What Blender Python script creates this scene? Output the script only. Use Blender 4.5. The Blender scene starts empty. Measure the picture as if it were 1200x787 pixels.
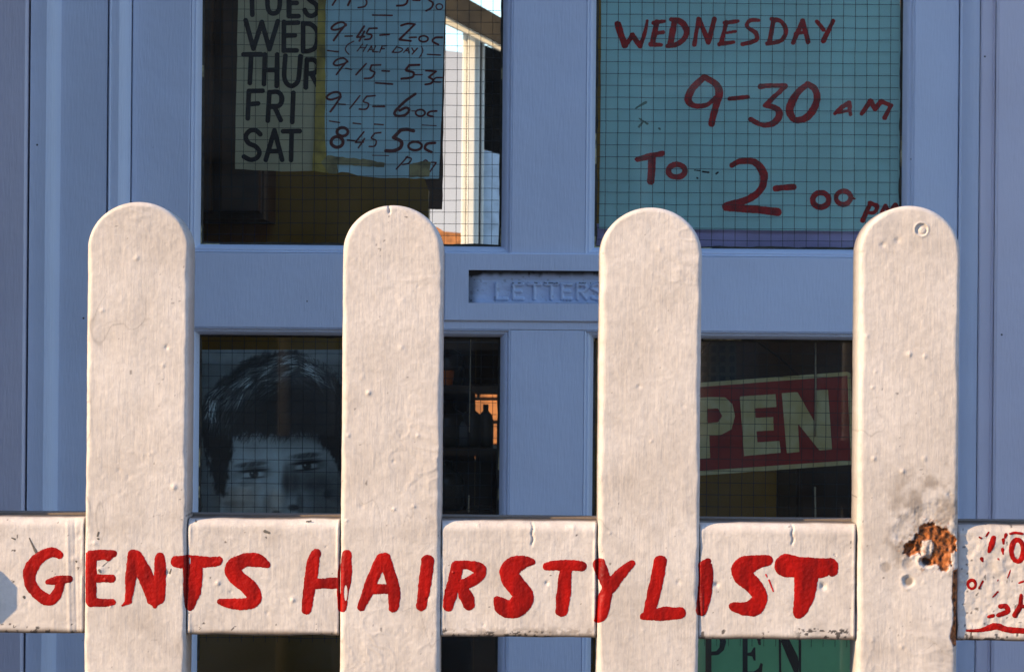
import bpy, math, random
import numpy as np
from mathutils import Vector
random.seed(4); rng = np.random.RandomState(7)
S = bpy.context.scene
COL = S.collection

# ---------------------------------------------------------------- camera
K = 3782.0            # focal length in photograph pixels (photo 1200 px wide)
CY, CZ = -2.44, 0.95  # camera stands 2.44 m in front of the fence, 0.95 m up
ROLL = 0.0085
cam_d = bpy.data.cameras.new('camera'); cam = bpy.data.objects.new('camera', cam_d); COL.objects.link(cam)
cam.location = (0, CY, CZ)
cam.rotation_euler = (math.pi/2, -ROLL, 0)
cam_d.sensor_width = 36.0
cam_d.lens = 36.0*K/1200.0
cam_d.clip_start = 0.05; cam_d.clip_end = 500
cam_d.dof.use_dof = True; cam_d.dof.focus_distance = 2.62; cam_d.dof.aperture_fstop = 64
S.camera = cam
S.render.resolution_x = 1024; S.render.resolution_y = 671
S.render.engine = 'CYCLES'

# ---------------------------------------------------------------- light
SUN_EL = math.radians(27); SUN_AZ = math.radians(62)    # from the left of the fence's normal
sdir = Vector((-math.sin(SUN_AZ)*math.cos(SUN_EL), -math.cos(SUN_AZ)*math.cos(SUN_EL), math.sin(SUN_EL)))
W = bpy.data.worlds.new('World'); S.world = W; W.use_nodes = True
wn = W.node_tree.nodes; bg = wn['Background']
sky = wn.new('ShaderNodeTexSky'); sky.sky_type = 'NISHITA'; sky.sun_disc = False
sky.sun_elevation = SUN_EL; sky.sun_rotation = math.atan2(sdir.x, sdir.y)
sky.air_density = 1.0; sky.dust_density = 0.2; sky.ozone_density = 3.0
W.node_tree.links.new(sky.outputs[0], bg.inputs['Color']); bg.inputs['Strength'].default_value = 0.15
sl = bpy.data.lights.new('sun', 'SUN'); sl.energy = 3.2; sl.angle = math.radians(0.5); sl.color = (1.0, 0.70, 0.38)
so = bpy.data.objects.new('sun', sl); COL.objects.link(so); so.rotation_euler = sdir.to_track_quat('Z', 'Y').to_euler()
so.location = (-4, -4, 4)
S.view_settings.view_transform = 'Standard'; S.view_settings.look = 'None'
S.view_settings.exposure = 1.15; S.view_settings.gamma = 1.0

# ---------------------------------------------------------------- helpers
def P(px, py, y):
    """a point of the place at depth y, from where it was measured in the photograph"""
    dx = px-600.0; dy = py-393.5
    u = dx*math.cos(ROLL)+dy*math.sin(ROLL); v = -dx*math.sin(ROLL)+dy*math.cos(ROLL)
    d = (y-CY)/K
    return u*d, CZ-v*d
def XX(px, py, y): return P(px, py, y)[0]
def ZZ(px, py, y): return P(px, py, y)[1]

def hash2(ix, iy, seed):
    n = (ix.astype(np.int64)*374761393 + iy.astype(np.int64)*668265263 + seed*1442695041) & 0x7fffffff
    n = ((n ^ (n >> 13))*1274126177) & 0x7fffffff
    n = (n ^ (n >> 16)) & 0xffffff
    return n/float(0xffffff)
def vnoise(x, y, seed=0):
    x = np.asarray(x, float); y = np.asarray(y, float)
    ix = np.floor(x); iy = np.floor(y); fx = x-ix; fy = y-iy
    fx = fx*fx*(3-2*fx); fy = fy*fy*(3-2*fy)
    a = hash2(ix, iy, seed); b = hash2(ix+1, iy, seed); c = hash2(ix, iy+1, seed); d = hash2(ix+1, iy+1, seed)
    return (a*(1-fx)+b*fx)*(1-fy)+(c*(1-fx)+d*fx)*fy
def fbm(x, y, seed=0, o=3):
    s = 0; a = 0.5
    for k in range(o):
        s = s+a*(vnoise(x*2**k, y*2**k, seed+k*17)-0.5)*2; a *= 0.5
    return s

def tag(o, label=None, cat=None, group=None, kind=None):
    if label: o['label'] = label
    if cat: o['category'] = cat
    if group: o['group'] = group
    if kind: o['kind'] = kind
    return o
def empty(name, loc, label, cat, group=None):
    o = bpy.data.objects.new(name, None); COL.objects.link(o); o.location = loc
    o.empty_display_size = 0.05
    return tag(o, label, cat, group)
def obj(name, verts, faces, mat, parent=None, smooth=False, cols=None):
    me = bpy.data.meshes.new(name)
    me.from_pydata([tuple(v) for v in verts], [], [tuple(f) for f in faces])
    me.materials.append(mat)
    if cols is not None:
        at = me.color_attributes.new('Col', 'FLOAT_COLOR', 'POINT')
        c = np.ones((len(verts), 4), dtype=np.float32); c[:, :3] = cols
        at.data.foreach_set('color', c.ravel())
    if smooth: me.polygons.foreach_set('use_smooth', [True]*len(me.polygons))
    me.update()
    o = bpy.data.objects.new(name, me); COL.objects.link(o)
    if parent:
        o.parent = parent
        o.matrix_parent_inverse = Vector((0,0,0)) and parent.matrix_world.inverted() or o.matrix_parent_inverse
        o.location = -parent.location
        if parent.parent: o.location = -(parent.location+parent.parent.location)
    return o
def box_vf(x0, x1, y0, y1, z0, z1, b=0.0):
    if b <= 0:
        v = [(x0,y0,z0),(x1,y0,z0),(x1,y1,z0),(x0,y1,z0),(x0,y0,z1),(x1,y0,z1),(x1,y1,z1),(x0,y1,z1)]
        f = [(0,3,2,1),(4,5,6,7),(0,1,5,4),(1,2,6,5),(2,3,7,6),(3,0,4,7)]
        return v, f
    # bevelled front edges (the face that looks to -y)
    v = [(x0+b,y0,z0+b),(x1-b,y0,z0+b),(x1-b,y0,z1-b),(x0+b,y0,z1-b),
         (x0,y0+b,z0),(x1,y0+b,z0),(x1,y0+b,z1),(x0,y0+b,z1),
         (x0,y1,z0),(x1,y1,z0),(x1,y1,z1),(x0,y1,z1)]
    f = [(0,1,2,3),(4,5,1,0),(5,6,2,1),(6,7,3,2),(7,4,0,3),(8,9,5,4),(9,10,6,5),(10,11,7,6),(11,8,4,7),(11,10,9,8)]
    return v, f
def box(name, x0, x1, y0, y1, z0, z1, mat, parent=None, b=0.0):
    v, f = box_vf(min(x0,x1), max(x0,x1), y0, y1, min(z0,z1), max(z0,z1), b)
    return obj(name, v, f, mat, parent)
def merge(parts):
    V = []; F = []
    for v, f in parts:
        n = len(V); V += list(v); F += [tuple(i+n for i in q) for q in f]
    return V, F
def tube_vf(pts, r, n=6):
    V = []; F = []
    m = len(pts)
    for i, p in enumerate(pts):
        p = Vector(p); t = (Vector(pts[min(i+1, m-1)])-Vector(pts[max(i-1, 0)])).normalized()
        a = t.cross(Vector((0, 1, 0)));
        if a.length < 1e-3: a = t.cross(Vector((1, 0, 0)))
        a.normalize(); b = t.cross(a)
        rr = r[i] if isinstance(r, (list, tuple)) else r
        for k in range(n):
            g = 2*math.pi*k/n; V.append(tuple(p+(a*math.cos(g)+b*math.sin(g))*rr))
    for i in range(m-1):
        for k in range(n):
            F.append((i*n+k, i*n+(k+1) % n, (i+1)*n+(k+1) % n, (i+1)*n+k))
    F.append(tuple(range(n))[::-1]); F.append(tuple((m-1)*n+k for k in range(n)))
    return V, F
def lathe_vf(cx, cy, prof, n=16):
    V = []; F = []
    for r, z in prof:
        for k in range(n):
            g = 2*math.pi*k/n; V.append((cx+r*math.cos(g), cy+r*math.sin(g), z))
    for i in range(len(prof)-1):
        for k in range(n):
            F.append((i*n+k, i*n+(k+1) % n, (i+1)*n+(k+1) % n, (i+1)*n+k))
    F.append(tuple(range(n))[::-1]); F.append(tuple((len(prof)-1)*n+k for k in range(n)))
    return V, F

# ---------------------------------------------------------------- materials
def nt(name):
    m = bpy.data.materials.new(name); m.use_nodes = True
    t = m.node_tree; return m, t, t.nodes, t.links, t.nodes['Principled BSDF']
def simple(name, col, rough=0.6, spec=0.5, var=0.12, vscale=20, bump=0.0, bscale=200, stretch=(1,1,1), tint=None):
    m, t, n, l, b = nt(name)
    b.inputs['Roughness'].default_value = rough
    b.inputs['Specular IOR Level'].default_value = spec
    tc = n.new('ShaderNodeTexCoord'); mp = n.new('ShaderNodeMapping'); mp.inputs['Scale'].default_value = stretch
    l.new(tc.outputs['Object'], mp.inputs[0])
    no = n.new('ShaderNodeTexNoise'); no.inputs['Scale'].default_value = vscale; no.inputs['Detail'].default_value = 5
    l.new(mp.outputs[0], no.inputs['Vector'])
    cr = n.new('ShaderNodeMix'); cr.data_type = 'RGBA'
    c2 = tint if tint else tuple(c*(1-var*2) for c in col)
    cr.inputs['A'].default_value = (*c2, 1); cr.inputs['B'].default_value = (*[min(1, c*(1+var*0.4)) for c in col], 1)
    rp = n.new('ShaderNodeMapRange'); rp.inputs[1].default_value = 0.3; rp.inputs[2].default_value = 0.62
    l.new(no.outputs['Fac'], rp.inputs[0]); l.new(rp.outputs[0], cr.inputs['Factor'])
    l.new(cr.outputs['Result'], b.inputs['Base Color'])
    if bump > 0:
        n2 = n.new('ShaderNodeTexNoise'); n2.inputs['Scale'].default_value = bscale; n2.inputs['Detail'].default_value = 4
        l.new(mp.outputs[0], n2.inputs['Vector'])
        bm = n.new('ShaderNodeBump'); bm.inputs['Strength'].default_value = 1.0; bm.inputs['Distance'].default_value = bump
        l.new(n2.outputs['Fac'], bm.inputs['Height']); l.new(bm.outputs[0], b.inputs['Normal'])
    return m

def door_paint(name, col):
    m, t, n, l, b = nt(name)
    b.inputs['Roughness'].default_value = 0.42
    tc = n.new('ShaderNodeTexCoord')
    mp = n.new('ShaderNodeMapping'); mp.inputs['Scale'].default_value = (1, 1, 0.12); l.new(tc.outputs['Object'], mp.inputs[0])
    br = n.new('ShaderNodeTexNoise'); br.inputs['Scale'].default_value = 500; br.inputs['Detail'].default_value = 3; l.new(mp.outputs[0], br.inputs['Vector'])
    lo = n.new('ShaderNodeTexNoise'); lo.inputs['Scale'].default_value = 9; lo.inputs['Detail'].default_value = 4; l.new(tc.outputs['Object'], lo.inputs['Vector'])
    sp = n.new('ShaderNodeTexVoronoi'); sp.inputs['Scale'].default_value = 42; l.new(tc.outputs['Object'], sp.inputs['Vector'])
    lt = n.new('ShaderNodeMath'); lt.operation = 'LESS_THAN'; lt.inputs[1].default_value = 0.045; l.new(sp.outputs['Distance'], lt.inputs[0])
    sc = n.new('ShaderNodeSeparateColor'); l.new(sp.outputs['Color'], sc.inputs[0])
    gt = n.new('ShaderNodeMath'); gt.operation = 'GREATER_THAN'; gt.inputs[1].default_value = 0.72; l.new(sc.outputs[0], gt.inputs[0])
    mu = n.new('ShaderNodeMath'); mu.operation = 'MULTIPLY'; l.new(lt.outputs[0], mu.inputs[0]); l.new(gt.outputs[0], mu.inputs[1])
    mx = n.new('ShaderNodeMix'); mx.data_type = 'RGBA'
    mx.inputs['A'].default_value = (*[c*0.86 for c in col], 1); mx.inputs['B'].default_value = (*col, 1)
    l.new(lo.outputs['Fac'], mx.inputs['Factor'])
    m2 = n.new('ShaderNodeMix'); m2.data_type = 'RGBA'; l.new(mx.outputs['Result'], m2.inputs['A'])
    m2.inputs['B'].default_value = (0.06, 0.06, 0.07, 1); l.new(mu.outputs[0], m2.inputs['Factor'])
    l.new(m2.outputs['Result'], b.inputs['Base Color'])
    bm = n.new('ShaderNodeBump'); bm.inputs['Distance'].default_value = 0.0004; l.new(br.outputs['Fac'], bm.inputs['Height'])
    b2 = n.new('ShaderNodeBump'); b2.inputs['Distance'].default_value = 0.004; l.new(lo.outputs['Fac'], b2.inputs['Height'])
    l.new(bm.outputs[0], b2.inputs['Normal']); l.new(b2.outputs[0], b.inputs['Normal'])
    return m

def fence_paint():
    m, t, n, l, b = nt('fence_white_paint')
    tc = n.new('ShaderNodeTexCoord')
    at = n.new('ShaderNodeVertexColor'); at.layer_name = 'Col'
    sc = n.new('ShaderNodeSeparateColor'); l.new(at.outputs[0], sc.inputs[0])
    mp = n.new('ShaderNodeMapping'); mp.inputs['Scale'].default_value = (1, 1, 0.10); l.new(tc.outputs['Object'], mp.inputs[0])
    br = n.new('ShaderNodeTexNoise'); br.inputs['Scale'].default_value = 620; br.inputs['Detail'].default_value = 4; l.new(mp.outputs[0], br.inputs['Vector'])
    md = n.new('ShaderNodeTexNoise'); md.inputs['Scale'].default_value = 160; md.inputs['Detail'].default_value = 6; md.inputs['Roughness'].default_value = .62; l.new(tc.outputs['Object'], md.inputs['Vector'])
    lo = n.new('ShaderNodeTexNoise'); lo.inputs['Scale'].default_value = 17; lo.inputs['Detail'].default_value = 6; l.new(tc.outputs['Object'], lo.inputs['Vector'])
    rp = n.new('ShaderNodeMapRange'); rp.inputs[1].default_value = .38; rp.inputs[2].default_value = .7; l.new(lo.outputs['Fac'], rp.inputs[0])
    # white paint, a little greyer and browner in places
    c1 = n.new('ShaderNodeMix'); c1.data_type = 'RGBA'
    c1.inputs['A'].default_value = (0.655, 0.61, 0.585, 1); c1.inputs['B'].default_value = (0.55, 0.50, 0.465, 1); l.new(rp.outputs[0], c1.inputs['Factor'])
    r3 = n.new('ShaderNodeMapRange'); r3.inputs[1].default_value = .30; r3.inputs[2].default_value = .62; r3.inputs[3].default_value = 0.86; r3.inputs[4].default_value = 1.03
    l.new(md.outputs['Fac'], r3.inputs[0])
    c1b = n.new('ShaderNodeVectorMath'); c1b.operation = 'SCALE'; l.new(c1.outputs['Result'], c1b.inputs[0]); l.new(r3.outputs[0], c1b.inputs['Scale'])
    # dirt (G)
    c2 = n.new('ShaderNodeMix'); c2.data_type = 'RGBA'; l.new(c1b.outputs[0], c2.inputs['A']); c2.inputs['B'].default_value = (0.17, 0.125, 0.09, 1)
    l.new(sc.outputs[1], c2.inputs['Factor'])
    # bare brown wood (R)
    wd = n.new('ShaderNodeTexNoise'); wd.inputs['Scale'].default_value = 260; wd.inputs['Detail'].default_value = 6; l.new(tc.outputs['Object'], wd.inputs['Vector'])
    wr = n.new('ShaderNodeValToRGB'); l.new(wd.outputs['Fac'], wr.inputs[0])
    wr.color_ramp.elements[0].position = 0.35; wr.color_ramp.elements[0].color = (0.05, 0.018, 0.008, 1)
    wr.color_ramp.elements[1].position = 0.62; wr.color_ramp.elements[1].color = (0.42, 0.13, 0.03, 1)
    c3 = n.new('ShaderNodeMix'); c3.data_type = 'RGBA'; l.new(c2.outputs['Result'], c3.inputs['A']); l.new(wr.outputs[0], c3.inputs['B'])
    l.new(sc.outputs[0], c3.inputs['Factor'])
    # mould and black specks (B)
    c4 = n.new('ShaderNodeMix'); c4.data_type = 'RGBA'; l.new(c3.outputs['Result'], c4.inputs['A']); c4.inputs['B'].default_value = (0.035, 0.03, 0.03, 1)
    l.new(sc.outputs[2], c4.inputs['Factor'])
    l.new(c4.outputs['Result'], b.inputs['Base Color'])
    b.inputs['Roughness'].default_value = 0.55; b.inputs['Specular IOR Level'].default_value = 0.35
    bm = n.new('ShaderNodeBump'); bm.inputs['Distance'].default_value = 0.0002; l.new(br.outputs['Fac'], bm.inputs['Height'])
    b2 = n.new('ShaderNodeBump'); b2.inputs['Distance'].default_value = 0.00035; l.new(md.outputs['Fac'], b2.inputs['Height'])
    l.new(bm.outputs[0], b2.inputs['Normal']); l.new(b2.outputs[0], b.inputs['Normal'])
    return m

def red_paint():
    m, t, n, l, b = nt('red_sign_paint')
    tc = n.new('ShaderNodeTexCoord')
    no = n.new('ShaderNodeTexNoise'); no.inputs['Scale'].default_value = 130; no.inputs['Detail'].default_value = 7
    mpr = n.new('ShaderNodeMapping'); mpr.inputs['Rotation'].default_value = (0, math.radians(12), 0); mpr.inputs['Scale'].default_value = (1, 1, .22); l.new(tc.outputs['Object'], mpr.inputs[0]); l.new(mpr.outputs[0], no.inputs['Vector'])
    mx = n.new('ShaderNodeMix'); mx.data_type = 'RGBA'; mx.inputs['A'].default_value = (0.19, 0.002, 0.001, 1); mx.inputs['B'].default_value = (0.43, 0.005, 0.002, 1)
    rp = n.new('ShaderNodeMapRange'); rp.inputs[1].default_value = .35; rp.inputs[2].default_value = .68; l.new(no.outputs['Fac'], rp.inputs[0])
    l.new(rp.outputs[0], mx.inputs['Factor']); l.new(mx.outputs['Result'], b.inputs['Base Color'])
    b.inputs['Roughness'].default_value = 0.45; b.inputs['Specular IOR Level'].default_value = .25
    n2 = n.new('ShaderNodeTexNoise'); n2.inputs['Scale'].default_value = 330; n2.inputs['Detail'].default_value = 4; l.new(tc.outputs['Object'], n2.inputs['Vector'])
    bm = n.new('ShaderNodeBump'); bm.inputs['Distance'].default_value = 0.0006; l.new(n2.outputs['Fac'], bm.inputs['Height']); l.new(bm.outputs[0], b.inputs['Normal'])
    return m

def glass_mat():
    m = bpy.data.materials.new('door_glass'); m.use_nodes = True
    t = m.node_tree; n = t.nodes; l = t.links; n.remove(n['Principled BSDF'])
    tr = n.new('ShaderNodeBsdfTransparent'); tr.inputs[0].default_value = (0.975, 0.99, 0.98, 1)
    gl = n.new('ShaderNodeBsdfGlossy'); gl.inputs['Roughness'].default_value = 0.02
    fr = n.new('ShaderNodeFresnel'); fr.inputs[0].default_value = 1.38
    df = n.new('ShaderNodeBsdfDiffuse'); df.inputs[0].default_value = (0.5, 0.48, 0.42, 1)
    mx = n.new('ShaderNodeMixShader'); l.new(fr.outputs[0], mx.inputs[0]); l.new(tr.outputs[0], mx.inputs[1]); l.new(gl.outputs[0], mx.inputs[2])
    # thin film of dust
    tc = n.new('ShaderNodeTexCoord'); no = n.new('ShaderNodeTexNoise'); no.inputs['Scale'].default_value = 12; no.inputs['Detail'].default_value = 8
    l.new(tc.outputs['Object'], no.inputs['Vector'])
    rp = n.new('ShaderNodeMapRange'); rp.inputs[1].default_value = .35; rp.inputs[2].default_value = .8; rp.inputs[3].default_value = 0.003; rp.inputs[4].default_value = .045
    l.new(no.outputs['Fac'], rp.inputs[0])
    m2 = n.new('ShaderNodeMixShader'); l.new(rp.outputs[0], m2.inputs[0]); l.new(mx.outputs[0], m2.inputs[1]); l.new(df.outputs[0], m2.inputs[2])
    l.new(m2.outputs[0], n['Material Output'].inputs['Surface'])
    return m
def vcol_mat(name, rough=0.5):
    m, t, n, l, b = nt(name)
    at = n.new('ShaderNodeVertexColor'); at.layer_name = 'Col'
    l.new(at.outputs[0], b.inputs['Base Color']); b.inputs['Roughness'].default_value = rough
    return m

M_fence = fence_paint(); M_red = red_paint(); M_glass = glass_mat()
M_door = door_paint('door_paint_pale_blue', (0.67, 0.72, 0.84))
M_case = door_paint('frame_lilac_grey_with_bounce', (0.70, 0.66, 0.74))  # lilac-grey, with the warm bounce light on the casing mixed in
M_plate = door_paint('letter_plate_paint', (0.36, 0.45, 0.58))
M_wire = simple('dark_wire', (0.03, 0.035, 0.04), 0.5)
M_putty = simple('old_putty', (0.045, 0.035, 0.02), 0.8, var=.3, vscale=90, tint=(0.012, 0.01, 0.008))
M_puttylight = simple('cracked_cream_putty', (0.42, 0.36, 0.2), 0.8, var=.3, vscale=120, tint=(0.03, 0.025, 0.015))
M_teal = simple('teal_paper', (0.55, 0.93, 0.90), 0.7, var=.05, vscale=14)
M_blue = simple('blue_paper', (0.58, 0.88, 0.92), 0.7, var=.10, vscale=16)
M_board = simple('cream_card', (0.62, 0.58, 0.36), 0.7, var=.10, vscale=20)
M_yel = simple('yellowed_tape', (0.55, 0.42, 0.08), 0.5, var=.3, vscale=60)
M_tape = simple('brown_tape', (0.42, 0.36, 0.16), 0.4, var=.35, vscale=60)
M_black = simple('black_ink', (0.012, 0.011, 0.011), 0.6)
M_ink = simple('brown_marker_ink', (0.17, 0.020, 0.014), 0.6)
M_dred = simple('dark_red_marker', (0.58, 0.010, 0.008), 0.55, var=.3, vscale=120)
M_smudge = simple('grey_smudge', (0.15, 0.27, 0.22), 0.7)
M_smudge2 = simple('bare_grey_wood', (0.13, 0.12, 0.11), 0.8)
M_lav = simple('lavender_board', (0.55, 0.46, 0.75), 0.7, var=.1)
M_backing = simple('brown_backing_card', (0.08, 0.045, 0.025), 0.8)
M_signred = simple('sign_red_enamel', (0.30, 0.020, 0.014), 0.4, var=.2, vscale=25)
M_signcream = simple('sign_cream_enamel', (0.56, 0.52, 0.28), 0.5, var=.2, vscale=40, tint=(0.50, 0.40, 0.14))
M_green = simple('green_paper', (0.22, 0.62, 0.30), 0.7, var=.08, vscale=20)
M_poster = vcol_mat('poster_print', 0.45)
M_mustard = simple('mustard_wall', (0.36, 0.20, 0.02), 0.8, var=.15, vscale=6)
M_darkwood = simple('dark_brown_wood', (0.09, 0.05, 0.02), 0.6, var=.25, vscale=15)
M_streak = simple('pale_reflection_streak', (0.42, 0.36, 0.24), 0.8)
M_bottle = simple('dark_bottle', (0.06, 0.05, 0.03), 0.3)
M_whitepost = simple('cream_gloss_paint', (0.85, 0.80, 0.70), 0.5, var=.05)
M_eave = simple('weathered_timber', (0.035, 0.026, 0.014), 0.9, var=.3)
M_shutter = simple('dark_shutter_paint', (0.0018, 0.0022, 0.0020), 0.9, spec=.05)
M_ground = simple('asphalt', (0.06, 0.06, 0.06), 0.9, bump=.003, bscale=60)
M_pave = simple('pavement_concrete', (0.16, 0.15, 0.14), 0.9, var=.15, vscale=5, bump=.002, bscale=120)
M_render = simple('grey_wall_render', (0.15, 0.15, 0.16), 0.9, var=.12, vscale=4, bump=.004, bscale=90)
M_house = simple('stock_brick_far', (0.22, 0.14, 0.10), 0.9, var=.2, vscale=8)
M_roof = simple('slate', (0.09, 0.09, 0.11), 0.8, var=.2, vscale=6)
M_terr = simple('terracotta', (0.55, 0.20, 0.055), 0.8, var=.3, vscale=25)
M_pane = simple('far_window_glass', (0.03, 0.035, 0.05), 0.12)
M_shadowknob = simple('shadow_knob_paint', (0.6, 0.58, 0.56), 0.5)

# ---------------------------------------------------------------- ground and street
def sheet(name, x0, x1, y0, y1, z, mat):
    return tag(obj(name, [(x0,y0,z),(x1,y0,z),(x1,y1,z),(x0,y1,z)], [(0,1,2,3)], mat), kind='structure')
sheet('ground', -200, 200, -200, 200, -0.13, M_ground)
v, f = box_vf(-12, 12, -4.6, 12, -0.12, 0.0)
tag(obj('pavement', v, f, M_pave), kind='structure')

# ---------------------------------------------------------------- the picket fence
PIC = []   # cx, half width, z of the dome's shoulder, dome height, phase
def add_picket(pl, pr, ptop, pyref=480, y=0.0):
    x0 = XX(pl, pyref, y); x1 = XX(pr, pyref, y); zt = ZZ((pl+pr)/2, ptop, y)
    w = (x1-x0)/2; b = w*0.93
    PIC.append(((x0+x1)/2, w, zt-b, b, zt))
add_picket(-198, -82, 238)
add_picket(101, 220, 236.5)
add_picket(400.5, 518, 240.5)
add_picket(702, 821, 243)
add_picket(1006, 1124, 241)
add_picket(1310, 1428, 243)
T_P = 0.045
ZRT = ZZ(600, 611, 0); ZRB = ZZ(600, 746.5, 0)
RAIL_Y = [0.0026, 0.0026, 0.0022, 0.0024, 0.0024, 0.0060]
EDGE_R = 0.0036
nibs = []
for i, (cx, w, zs, b, zt) in enumerate(PIC):
    for k in range(11):
        nibs.append((cx+rng.uniform(-w*.9, w*.9), rng.uniform(0.68, zt-.01), rng.uniform(.0007, .0019), rng.choice([1, 1, -1])*rng.uniform(.0002, .0007)))
for k in range(30):
    nibs.append((rng.uniform(-.42, .42), rng.uniform(ZRB, ZRT), rng.uniform(.0007, .002), rng.choice([1, 1, -1])*rng.uniform(.0002, .0006)))
def nib_px(px, py, r, h):
    x, z = P(px, py, 0); nibs.append((x, z, r, h))
for a in [(232+200, 460, .0016, .0011), (485, 593, .0013, .0009), (462, 596, .0012, .0008), (408, 510, .0012, .0008), (490, 510, .0012, .0007),
          (195, 407, .0016, -.001), (204, 570, .002, .0011), (160, 302, .0018, .0007), (1066, 415, .0016, .001), (1058, 552, .0016, .0009),
          (1052, 282, .0022, -.0009), (1035, 287, .002, -.0008), (255, 683, .0016, .0009), (840, 685, .0018, -.0012), (1024, 537, .0014, .0009),
          (197, 671, .0018, -.0012), (118, 668, .0022, .001), (641, 683, .0014, -.001), (343, 703, .0018, .0009), (965, 687, .0022, -.0016)]:
    nib_px(*a)
def relief(x, z, seed):
    """brushed, many times repainted surface: positive = towards the camera"""
    h = 0.00055*fbm(x*38, z*16, 5+seed, 3)+0.00010*fbm(x*260, z*50, 11+seed, 3)+0.00012*fbm(x*420, z*420, 23+seed, 2)
    # sags and ridges of old paint
    rg = 1-np.abs(fbm(x*75+3*fbm(x*20, z*20, 77, 2), z*75, 41+seed, 3))*5
    msk = np.clip(fbm(x*14, z*14, 91+seed, 2)*3-.45, 0, 1)
    h = h+0.00035*np.clip(rg, 0, 1)*msk
    for (nx, nz, r, a) in nibs:
        m = (np.abs(x-nx) < 3*r) & (np.abs(z-nz) < 3*r)
        if m.any():
            h = np.where(m, h+a*np.exp(-((x-nx)**2+(z-nz)**2*.8)/(r*r)), h)
    return h
def rnd(d, r):
    d = np.clip(d, 0, r); return r-np.sqrt(np.maximum(r*r-(r-d)**2, 0))
# the rotten patch on the fourth picket
def poly_sd(poly, X, Y):
    """signed distance to a polygon list (even-odd), negative inside"""
    dist = np.full(X.shape, 1e9); ins = np.zeros(X.shape, bool)
    for pl in poly:
        n = len(pl)
        for i in range(n):
            ax, ay = pl[i]; bx, by = pl[(i+1) % n]
            ex, ey = bx-ax, by-ay; L = ex*ex+ey*ey+1e-12
            t = np.clip(((X-ax)*ex+(Y-ay)*ey)/L, 0, 1)
            dist = np.minimum(dist, np.hypot(X-ax-t*ex, Y-ay-t*ey))
            c = ((ay > Y) != (by > Y)) & (X < (bx-ax)*(Y-ay)/(by-ay+1e-12)+ax)
            ins ^= c
    return np.where(ins, -dist, dist)
def W2P(x, z, y=0.0):
    d = (y-CY)/K; u = x/d; v = (CZ-z)/d
    return u*math.cos(ROLL)-v*math.sin(ROLL)+600, u*math.sin(ROLL)+v*math.cos(ROLL)+393.5
def r4(pts): return [(1000+a/3.935, 560+b/3.935) for a, b in pts]
ROT = [r4([(300,225),(330,205),(385,222),(445,228),(450,262),(478,285),(482,330),(450,350),(440,440),(405,430),(380,400),(335,405),(312,395),(300,340),(285,300)]),
       r4([(230,310),(262,285),(292,300),(286,350),(262,360),(232,345)])]
STRIP = [r4([(462,430),(486,420),(486,640),(490,765),(462,778),(448,740),(462,640),(455,560)])]
FLAKE = [r4([(170,235),(230,180),(300,128),(420,85),(470,60),(492,62),(492,300),(450,232),(330,202),(290,290),(230,300),(200,290)])]
GREY = [r4([(318,290),(362,282),(378,320),(352,370),(312,372)])]
def rot_masks(x, z):
    px, py = W2P(x, z)
    wob = 2.2*fbm(px*.11, py*.11, 301, 3)
    rot = poly_sd(ROT, px, py)+wob*2.2+2.6*fbm(px*.33, py*.33, 311, 3); st = poly_sd(STRIP, px, py)+wob
    gr = poly_sd(GREY, px, py)+wob; fl = poly_sd(FLAKE, px, py)+wob
    return px, py, rot, st, gr, fl
def ss(a, b, v):
    t = np.clip((v-a)/(b-a), 0, 1); return t*t*(3-2*t)

def picket_front(i, x, z):
    cx, w, zs, b, zt = PIC[i]
    dx = (x-cx)
    d = w-np.abs(dx)
    up = z > zs
    rho = np.sqrt((dx/w)**2+(np.maximum(z-zs, 0)/b)**2)
    d = np.where(up, (1-rho)*w, d)
    r = EDGE_R*(1+.55*fbm(z*45, x*0+i, 61, 3))*np.where((dx < 0) & (i in (3, 4)) & ~up, 1.35, 1.0)
    y = rnd(d, r)-relief(x, z, i*7)*ss(0, .003, d)
    if i == 1:   # drips near the edge
        px, py = W2P(x, z)
    if i == 4:
        px, py, rot, st, gr, fl = rot_masks(x, z)
        hole = ss(0, -1.6, np.minimum(rot, st))
        rough = .0016*fbm(x*420, z*260, 401, 3)+.0012*fbm(x*150, z*90, 403, 2)
        y = y+hole*(0.0024+rough)-ss(1, -1.5, gr)*0.0022
        y = y+ss(5, -7, fl+4*fbm(px*.2, py*.2, 355, 3))*0.0006*(hole < .5)+.0006*np.abs(fbm(px*.22, py*.22, 357, 3))*ss(2, -2, fl)-.0003*np.exp(-(fl/1.6)**2)*np.clip(-.25+1.8*fbm(px*.12, py*.12, 345, 2), 0, 1)+.0006*ss(22, 0, rot)*fbm(px*.25, py*.25, 333, 3)
        for (a, c, r0, dep) in [(150, 410, 7.5, .0003), (250, 395, 8.5, .0007), (255, 475, 8.5, .0016), (335, 385, 9, .003), (262, 322, 6, .003)]:
            qx, qy = 1000+a/3.935, 560+c/3.935; rr = np.hypot(px-qx, py-qy)+2.2*fbm(px*.16, py*.16, 351, 3)
            y = y+dep*ss(r0, r0*.45, rr)*.9-dep*.25*np.exp(-((rr-r0)/2.2)**2)*ss(-1, 1, (qx-px)/4)
        rr = np.hypot(px-1080, py-269)
        y = y+.0010*ss(8, 6, rr)*(1-.9*ss(4.5, 3, np.hypot(px-1081.5, py-270)))-.0005*np.exp(-((rr-8)/1.2)**2)
    if i == 2:   # nick in the crown
        px, py = W2P(x, z)
        y = y+.0025*np.exp(-((px-456-.1*(py-245))/1.3)**2)*ss(252, 247, py)
    return y
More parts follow.
